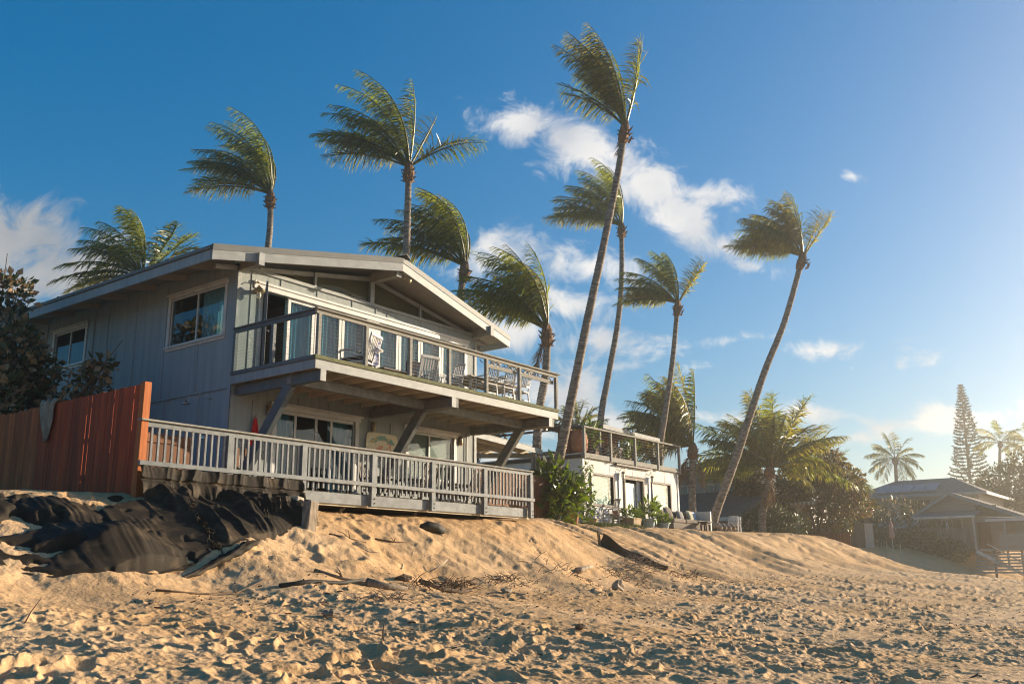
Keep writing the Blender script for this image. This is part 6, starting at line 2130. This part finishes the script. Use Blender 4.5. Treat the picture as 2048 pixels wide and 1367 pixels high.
bush('dark_tree', 'dense dark tree filling the gap left of the hip-roofed house', (80, 27.6, 3.0),
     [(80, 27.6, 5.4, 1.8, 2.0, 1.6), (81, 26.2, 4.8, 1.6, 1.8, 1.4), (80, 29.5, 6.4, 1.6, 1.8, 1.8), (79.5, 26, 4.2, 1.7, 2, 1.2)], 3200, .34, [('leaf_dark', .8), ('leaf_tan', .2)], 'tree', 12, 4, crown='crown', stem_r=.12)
bush('bare_tree', 'sparse bare-branched tree in front of the hip-roofed house', (78.5, 22.2, 2.8),
     [(78.4, 22.4, 5.6, 1.6, 2.2, 1.3), (78.6, 20.6, 5.2, 1.2, 1.5, 1.1), (78.4, 23.8, 5.2, 1.2, 1.6, 1.1)], 900, .28, [('leaf_dark', .7), ('leaf_brown', .3)], 'tree', 13, 3, crown='crown', stem_r=.11)
bush('big_tree', 'large dense tree at the right edge behind the gabled house', (105, 18.5, 3.0),
     [(105, 18.6, 9.3, 2.6, 2.6, 2.2), (105.8, 16.6, 11.0, 2.2, 2.4, 1.8), (104.4, 20.3, 8.3, 1.8, 2.0, 1.7), (106, 15.4, 8.4, 2.4, 2.4, 2.4), (104.6, 18.0, 7.0, 2.3, 2.6, 1.8), (104, 15.6, 7.2, 2.0, 2.4, 1.8)],
     7500, .36, [('leaf_tan', .55), ('leaf_dark', .45)], 'tree', 14, 6, crown='crown', stem_r=.2)
bush('low_tree', 'bushy tree at the foot of the tall pine', (140, 30.5, 3.0),
     [(140, 30.6, 9.5, 3, 3.4, 2.6), (140, 27, 9, 3, 3.2, 2.4), (141, 33.5, 8, 2.6, 3, 2.4)], 2600, .6, [('leaf_tan', .6), ('leaf_dark', .4)], 'tree', 15, 3, crown='crown', stem_r=.2)
k = 0
for cx, cy, rx, ry, rz_, lab in ((71.4, 20.8, 1.6, 1.8, .75, 'low green creeper mound nearest the white gate'), (73.0, 19.2, 1.6, 1.6, .9, 'green creeper mound below the gabled house porch'),
                                 (74.0, 17.4, 1.5, 1.4, .9, 'green creeper mound beside the white slatted balustrade'), (75.0, 18.8, 1.3, 1.6, 1.2, 'taller creeper mound against the fence under the gable'),
                                 (69.8, 22.2, 1.2, 1.4, .6, 'small creeper mound at the foot of the pink parasol')):
    k += 1
    z = gz(cx, cy)
    bush('creeper_mound', lab, (cx, cy, z), [(cx, cy, z + rz_ * .45, rx, ry, rz_)], int(1500 * rz_), .22, [('leaf_dark', .6), ('grass', .4)], 'bush', 40 + k, 0, group='creeper mounds')
# dark bush behind the balcony end
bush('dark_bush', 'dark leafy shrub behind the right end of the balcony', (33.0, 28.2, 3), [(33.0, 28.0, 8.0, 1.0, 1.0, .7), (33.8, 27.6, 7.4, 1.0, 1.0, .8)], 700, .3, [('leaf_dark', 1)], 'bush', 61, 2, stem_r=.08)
bush('dark_bush', 'green shrub seen under the lean-to roof', (29.3, 23.6, 3), [(29.2, 23.5, 4.0, .8, 1.0, 1.0), (28.3, 23.9, 3.9, .8, .9, .9)], 900, .22, [('leaf_gloss', .6), ('leaf_brown', .4)], 'bush', 62, 2)


def norfolk_pine():
    bx_, by_ = 157.3, 32.7
    t = thing('norfolk_pine', 'tall slim Norfolk pine rising behind the hip-roofed house', 'pine tree', (bx_, by_, 3))
    MB().tube([(bx_, by_, 3), (bx_ + .1, by_, 15), (bx_ + .3, by_ - .2, 29.3)], [.35, .25, .05], 8).build('trunk', G['bark2'], t)
    rg = np.random.default_rng(5)
    br = MB(); Vv = []; nq = 0
    z = 6.0
    while z < 29.3:
        s = (z - 6) / 23.3
        Lb = 4.3 * (1 - s) ** .85 + .10
        nb = 6
        a0 = rg.random() * 6.28
        for k in range(nb):
            a = a0 + k * 6.283 / nb + rg.normal() * .12
            L_ = Lb * rg.uniform(.8, 1.08)
            c = Vector((bx_ + .3 * s, by_ - .2 * s, z))
            pts = []
            for i in range(6):
                u = i / 5
                pts.append(c + Vector((math.cos(a) * L_ * u, math.sin(a) * L_ * u, -.10 * L_ * math.sin(u * 2.6) + .16 * L_ * u * u + .05)))
            br.tube(pts, [.05, .045, .04, .03, .02, .01], 4)
            nt = int(8 + 12 * L_ / 3)
            for j in range(nt):
                u = .22 + .78 * ((j + rg.random()) / nt) ** .75
                i = min(int(u * 5), 4)
                p = np.array(pts[i].lerp(pts[i + 1], u * 5 - i))
                for m_ in range(3):
                    d = np.array([math.cos(a), math.sin(a), 0]) * .5 + rg.normal(size=3) * np.array([.6, .6, .28]) + np.array([0, 0, .22])
                    d /= np.linalg.norm(d)
                    ln = rg.uniform(.28, .52) * (.7 + .3 * (1 - s))
                    w = np.cross(d, rg.normal(size=3)); w /= np.linalg.norm(w); w *= .065
                    Vv.append([p - w, p + w, p + d * ln + w * .5, p + d * ln - w * .5]); nq += 1
        z += .66 - .26 * s
    br.build('branches', G['bark2'], t, kind='stuff')
    o = np_mesh('needle_tufts', np.array(Vv).reshape(-1, 3), np.arange(nq * 4).reshape(-1, 4), np.full(nq, 4), G['leaf_pine'], t, (bx_, by_, 3))
    o['kind'] = 'stuff'


norfolk_pine()

# grass fringe along the dune brow in front of the cottage
rg = np.random.default_rng(8)
n = 2600
gx = 29.4 + 4.2 * rg.random(n); gy = 18.75 + .55 * rg.random(n) + .3 * rg.random(n)
gzv = base_z(gx, gy)
P = np.stack([gx, gy, gzv], 1)
d = rg.normal(size=(n, 3)) * .5 + np.array([-.2, 0, 1.0]); d /= np.linalg.norm(d, axis=1)[:, None]
ln = (.07 + .12 * rg.random(n))[:, None]
w = np.cross(d, rg.normal(size=(n, 3))); w /= np.linalg.norm(w, axis=1)[:, None]; w *= .012
V = np.stack([P - w, P + w, P + d * ln], 1).reshape(-1, 3)
o = np_mesh('grass_fringe', V, np.arange(n * 3).reshape(-1, 3), np.full(n, 3), G['grass'])
tag(o, 'short green grass along the dune brow by the cottage', 'grass', None, 'stuff')

# ------------------------------------------------------------------ houses farther along
def gable_house(t, x0, x1, y0, y1, z0, ze, zr, yr, wall, roof_m, over=.5, eave_r=None):
    """ridge along x, gable facing -x"""
    er = ze if eave_r is None else eave_r
    q = MB()
    q.poly([(x0, y1, z0), (x0, y0, z0), (x0, y0, er), (x0, yr, zr), (x0, y1, ze)], (x1 - x0, 0, 0))
    q.build('wall', G[wall], t)
    sl = lambda za, ya: (zr - za) / abs(yr - ya)
    r1 = MB().poly([(x0 - over, y0 - over, er - over * sl(er, y0) + .03), (x0 - over, yr, zr + .03), (x1 + over, yr, zr + .03), (x1 + over, y0 - over, er - over * sl(er, y0) + .03)], (0, 0, .14))
    r1.build('roof', G[roof_m], t)
    r2 = MB().poly([(x0 - over, yr, zr + .03), (x0 - over, y1 + over, ze - over * sl(ze, y1) + .03), (x1 + over, y1 + over, ze - over * sl(ze, y1) + .03), (x1 + over, yr, zr + .03)], (0, 0, .14))
    r2.build('roof', G[roof_m], t)
    MB().bar((x0 - over - .03, y0 - over, er - over * sl(er, y0)), (x0 - over - .03, yr, zr), .05, .20).build('rake_board', G['fascia'], t)
    MB().bar((x0 - over - .03, y1 + over, ze - over * sl(ze, y1)), (x0 - over - .03, yr, zr), .05, .20).build('rake_board', G['fascia'], t)


def far_window(t, x, y0, y1, z0, z1, n=2, frame='trim'):
    f = .07
    q = MB()
    q.box(x - .05, x + .05, y0 - f, y1 + f, z1, z1 + f).box(x - .05, x + .05, y0 - f, y1 + f, z0 - f, z0)
    for k in range(n + 1):
        y = y0 + (y1 - y0) * k / n
        q.box(x - .049, x + .049, y - f / 2, y + f / 2, z0, z1)
    w = q.build('window', G[frame], t)
    for k in range(n):
        a = y0 + (y1 - y0) * k / n + f / 2; b = y0 + (y1 - y0) * (k + 1) / n - f / 2
        BX(x - .012, x - .002, a, b, z0, z1).build('pane', G['glass_dark'], w)
        BX(x - .0015, x + .002, a, b, z0, z1).build('dark_room', G['brown_trim'], w)  # dark sheet on the wall painted as the unlit room behind the pane


# grey house behind the stout palm
h3 = thing('grey_house', 'grey two-storey house with small windows behind the stout palm', 'house', (60, 29, 3.0))
gable_house(h3, 61.0, 70, 26.6, 34.5, 3.0, 7.2, 8.6, 28.9, 'far_wall', 'shingle_dark', .5)
far_window(h3, 60.98, 29.0, 29.7, 6.2, 7.0, 1)
far_window(h3, 60.98, 27.3, 28.0, 6.3, 7.0, 1)
far_window(h3, 60.98, 31.0, 31.8, 6.2, 7.0, 1)
MB().poly([(55.4, 24.6, 4.35), (55.4, 34, 4.35), (60.9, 34, 6.35), (60.9, 24.6, 6.35)], (0, 0, .12)).build('porch_roof', G['shingle_dark'], h3)
BX(55.30, 55.395, 24.6, 34, 4.22, 4.44).build('eave_board', G['trim'], h3)
BX(56.3, 60.9, 24.9, 33.8, 2.9, 4.30).build('porch_wall', G['far_wall'], h3)
# garden cottage with pergola
h4 = thing('garden_cottage', 'small white gabled cottage with a flat pergola roof', 'cottage', (64.5, 25.0, 3.0))
gable_house(h4, 65.2, 68.5, 23.9, 25.8, 3.0, 5.9, 6.8, 24.87, 'trim', 'far_wall2', .25)
pr = BX(62.2, 65.1, 22.4, 26.4, 5.52, 5.66).build('pergola_roof', G['shingle'], h4)
BX(62.12, 62.195, 22.35, 26.45, 5.46, 5.68).build('pergola_fascia', G['fascia'], h4)
for k in range(7):
    BX(61.9, 62.11, 22.45 + k * .30, 22.55 + k * .30, 5.40, 5.60).build('rafter_tail', G['trim'], h4)
for y in (25.0, 23.75):
    BX(62.35, 62.5, y - .07, y + .07, 3.0, 5.5).build('pergola_post', G['trim'], h4)
    MB().bar((62.42, y, 4.95), (62.42, y - .45, 5.45), .08, .08).build('brace', G['trim'], h4)
BX(62.36, 62.46, 23.6, 25.1, 5.30, 5.45).build('pergola_beam', G['trim'], h4)
far_window(h4, 65.18, 24.6, 25.4, 4.3, 5.2, 2)
# hip-roofed house
h5 = thing('hip_roof_house', 'large two-storey house with a brown hip roof and solar panels', 'house', (89, 22.5, 3.0))
BX(89, 99, 18.0, 28.2, 2.8, 7.55).build('wall', G['far_wall2'], h5)
ex0, ex1, ey0, ey1 = 88.1, 99.9, 17.2, 29.0
hipz, hz = 7.6, 9.3
rp = [(ex0, ey0, hipz), (ex1, ey0, hipz), (ex1, ey1, hipz), (ex0, ey1, hipz), (92.5, 20.6, hz), (92.5, 25.6, hz), (95.5, 20.6, hz), (95.5, 25.6, hz)]
q = MB(); q.v = rp
q.f = [(3, 0, 4, 5), (0, 1, 6, 4), (1, 2, 7, 6), (2, 3, 5, 7), (4, 6, 7, 5), (0, 3, 2, 1)]
q.build('roof', G['shingle'], h5)
MB().bar((ex0 - .03, ey0, hipz - .06), (ex0 - .03, ey1, hipz - .06), .06, .22).build('eave_board', G['fascia'], h5)
MB().bar((ex0, ey0 - .03, hipz - .06), (ex1, ey0 - .03, hipz - .06), .06, .22).build('eave_board', G['fascia'], h5)
for k in range(5):
    y0 = 21.3 + k * 1.05
    f0 = .15; f1 = .62
    xa = ex0 + (92.5 - ex0) * f0; xb = ex0 + (92.5 - ex0) * f1
    za = hipz + (hz - hipz) * f0 + .08; zb = hipz + (hz - hipz) * f1 + .08
    MB().poly([(xa, y0, za), (xa, y0 + 1.0, za), (xb, y0 + 1.0, zb), (xb, y0, zb)][::-1], (0, 0, .04)).build('solar_panel', G['solar'], h5)
far_window(h5, 88.98, 22.0, 24.4, 5.6, 7.1, 3, 'brown_trim')
far_window(h5, 88.98, 18.4, 20.6, 6.0, 7.2, 3, 'brown_trim')
far_window(h5, 88.98, 25.6, 27.2, 5.6, 7.0, 2, 'brown_trim')
# gabled house in front of it, facing along the beach
h6 = thing('gabled_house', 'hazy gabled beach house with porch at the right edge', 'house', (77, 17, 2.8))
gable_house(h6, 77.5, 86, 13.0, 20.0, 2.6, 5.35, 6.75, 17.66, 'far_wall', 'shingle', .5, 4.9)
MB().poly([(75.2, 15.6, 4.95), (75.2, 19.8, 4.95), (77.45, 19.8, 5.40), (77.45, 15.6, 5.40)], (0, 0, .10)).build('porch_roof', G['shingle'], h6)
BX(75.10, 75.195, 15.6, 19.8, 4.86, 5.02).build('porch_eave', G['trim'], h6)
for y in (15.8, 17.6, 19.6):
    BX(75.4, 75.52, y - .06, y + .06, 2.6, 4.95).build('porch_post', G['trim'], h6)
far_window(h6, 77.48, 17.0, 18.4, 4.05, 4.85, 2)
far_window(h6, 77.48, 14.6, 15.9, 5.15, 5.75, 2, 'brown_trim')
BX(77.40, 77.49, 15.1, 16.0, 2.7, 4.6).build('door', G['brownwood'], h6)
MB().poly([(73.4, 10.5, 4.55), (73.4, 14.6, 4.62), (79, 14.6, 4.95), (79, 10.5, 4.9)], (0, 0, .10)).build('side_porch_roof', G['shingle'], h6)
BX(73.3, 73.39, 10.5, 14.6, 4.45, 4.62).build('side_porch_eave', G['trim'], h6)
for y in (11.2, 13.45):
    BX(73.5, 73.62, y - .06, y + .06, 1.2, 4.5).build('porch_post', G['fascia'], h6)
BX(76.0, 79, 10.6, 13.2, 2.5, 4.85).build('porch_wall', G['far_wall2'], h6)
far_window(h6, 75.98, 11.4, 12.6, 3.2, 4.3, 2)
# raised porch with white slatted balustrade and sloping stair rail
h6p = thing('porch_deck', 'raised hazy porch deck with white slatted balustrade and stair', 'porch', (72.5, 13, 1.0))
BX(72.0, 75.9, 10.2, 14.9, 2.45, 2.58).build('floor', G['fascia'], h6p)
for k in range(5):
    BX(71.95, 71.99, 10.2, 13.6, 2.72 + k * .17, 2.82 + k * .17).build('slat', G['fascia'], h6p)
for y in (10.3, 12.0, 13.5):
    BX(71.9, 71.948, y - .05, y + .05, 2.5, 3.6).build('rail_post', G['far_wall2'], h6p)
for k in range(7):
    BX(72.0, 72.04, 12.2, 15.2, .95 + k * .2, 1.07 + k * .2).build('skirt_slat', G['fascia'], h6p)
MB().bar((71.5, 15.0, 2.42), (72.9, 12.4, .80), .07, .22).build('stair_stringer', G['trim'], h6p)
MB().bar((71.6, 14.3, 2.9), (73.0, 11.9, 1.25), .05, .07).build('stair_handrail', G['trim'], h6p)
for y in (10.6, 12.3, 14.0):
    BX(72.3, 72.45, y, y + .15, .0, 2.45).build('pile', G['far_fence'], h6p)

# fences and small things by the far gardens
def board_row(label, xa, ya, xb, yb, z0, z1, n, mat, name='garden_fence'):
    t = thing(name, label, 'fence', ((xa + xb) / 2, (ya + yb) / 2, z0))
    a, b = Vector((xa, ya, 0)), Vector((xb, yb, 0))
    d = (b - a) / n
    rn = random.Random(n)
    for k in range(n):
        p = a + d * (k + .02); q_ = a + d * (k + .98)
        MB().bar((p.x, p.y, (z0 + z1) / 2), (q_.x, q_.y, (z0 + z1) / 2), .03, z1 - z0 + rn.uniform(-.03, .03)).build('board', G[mat], t)
    return t


board_row('weathered board fence in front of the pergola cottage', 61.9, 26.6, 62.3, 23.9, 2.9, 4.72, 16, 'far_fence')
board_row('grey board fence running right to the white gate', 65.0, 23.4, 67.0, 20.95, 2.7, 4.38, 20, 'far_fence')
board_row('low brown picket edging on the far dune brow', 63.2, 23.4, 62.0, 20.3, 2.7, 3.55, 26, 'brownwood', 'picket_edging')
board_row('white vinyl gate panel at the end of the grey fence', 67.02, 20.93, 67.3, 20.45, 2.7, 4.33, 3, 'white_paint', 'gate_panel')
board_row('hazy board fence below the gabled house', 73.2, 21.5, 74.6, 15.9, 2.5, 4.15, 34, 'far_fence')
for x, y, lab in ((66.9, 20.2, 'short pale stake nearest the white gate'), (67.3, 19.7, 'pale stake second from the white gate'), (67.9, 19.0, 'leaning pale stake farthest from the white gate')):
    z = gz(x, y)
    MB().bar((x, y, z - .1), (x + .05, y - .06, z + .95), .05, .05).build('stake', G['stake'], label=lab, cat='stake', group='pale stakes')
um = thing('closed_parasol', 'closed pink and white parasol by the far fence', 'parasol', (68.9, 19.7, 2.8))
MB().tube([(68.9, 19.7, 2.5), (68.9, 19.7, 4.7)], .03, 6).build('pole', G['trim'], um)
MB().lathe((68.9, 19.7, 3.3), [(.10, 0), (.20, .15), (.14, .8), (.03, 1.3)], 9).build('canopy', G['fabric_pink'], um)
um = thing('open_parasol', 'open pale parasol behind the grey board fence', 'parasol', (69.6, 24.1, 2.8))
MB().tube([(69.6, 24.1, 2.5), (69.6, 24.1, 4.95)], .03, 6).build('pole', G['trim'], um)
MB().lathe((69.6, 24.1, 4.55), [(1.15, 0), (.95, .12), (.5, .28), (.05, .42)], 10).build('canopy', G['greypad'], um)

# ------------------------------------------------------------------ sea-spray haze
hz_ = BX(-750, 950, -750, 750, -9, 33).build('haze', None, kind='stuff', base=(0, 0, 0))
hm = bpy.data.materials.new('haze')
hm.use_nodes = True
for nn in list(hm.node_tree.nodes):
    if nn.type != 'OUTPUT_MATERIAL':
        hm.node_tree.nodes.remove(nn)
pv = hm.node_tree.nodes.new('ShaderNodeVolumePrincipled')
pv.inputs['Color'].default_value = (0.97, 0.91, 0.78, 1)
pv.inputs['Density'].default_value = 0.0017
pv.inputs['Anisotropy'].default_value = 0.80
hm.node_tree.links.new(pv.outputs[0], hm.node_tree.nodes['Material Output'].inputs['Volume'])
hz_.data.materials.clear()
hz_.data.materials.append(hm)
tag(hz_, 'thin bright sea-spray haze over the beach', 'haze')
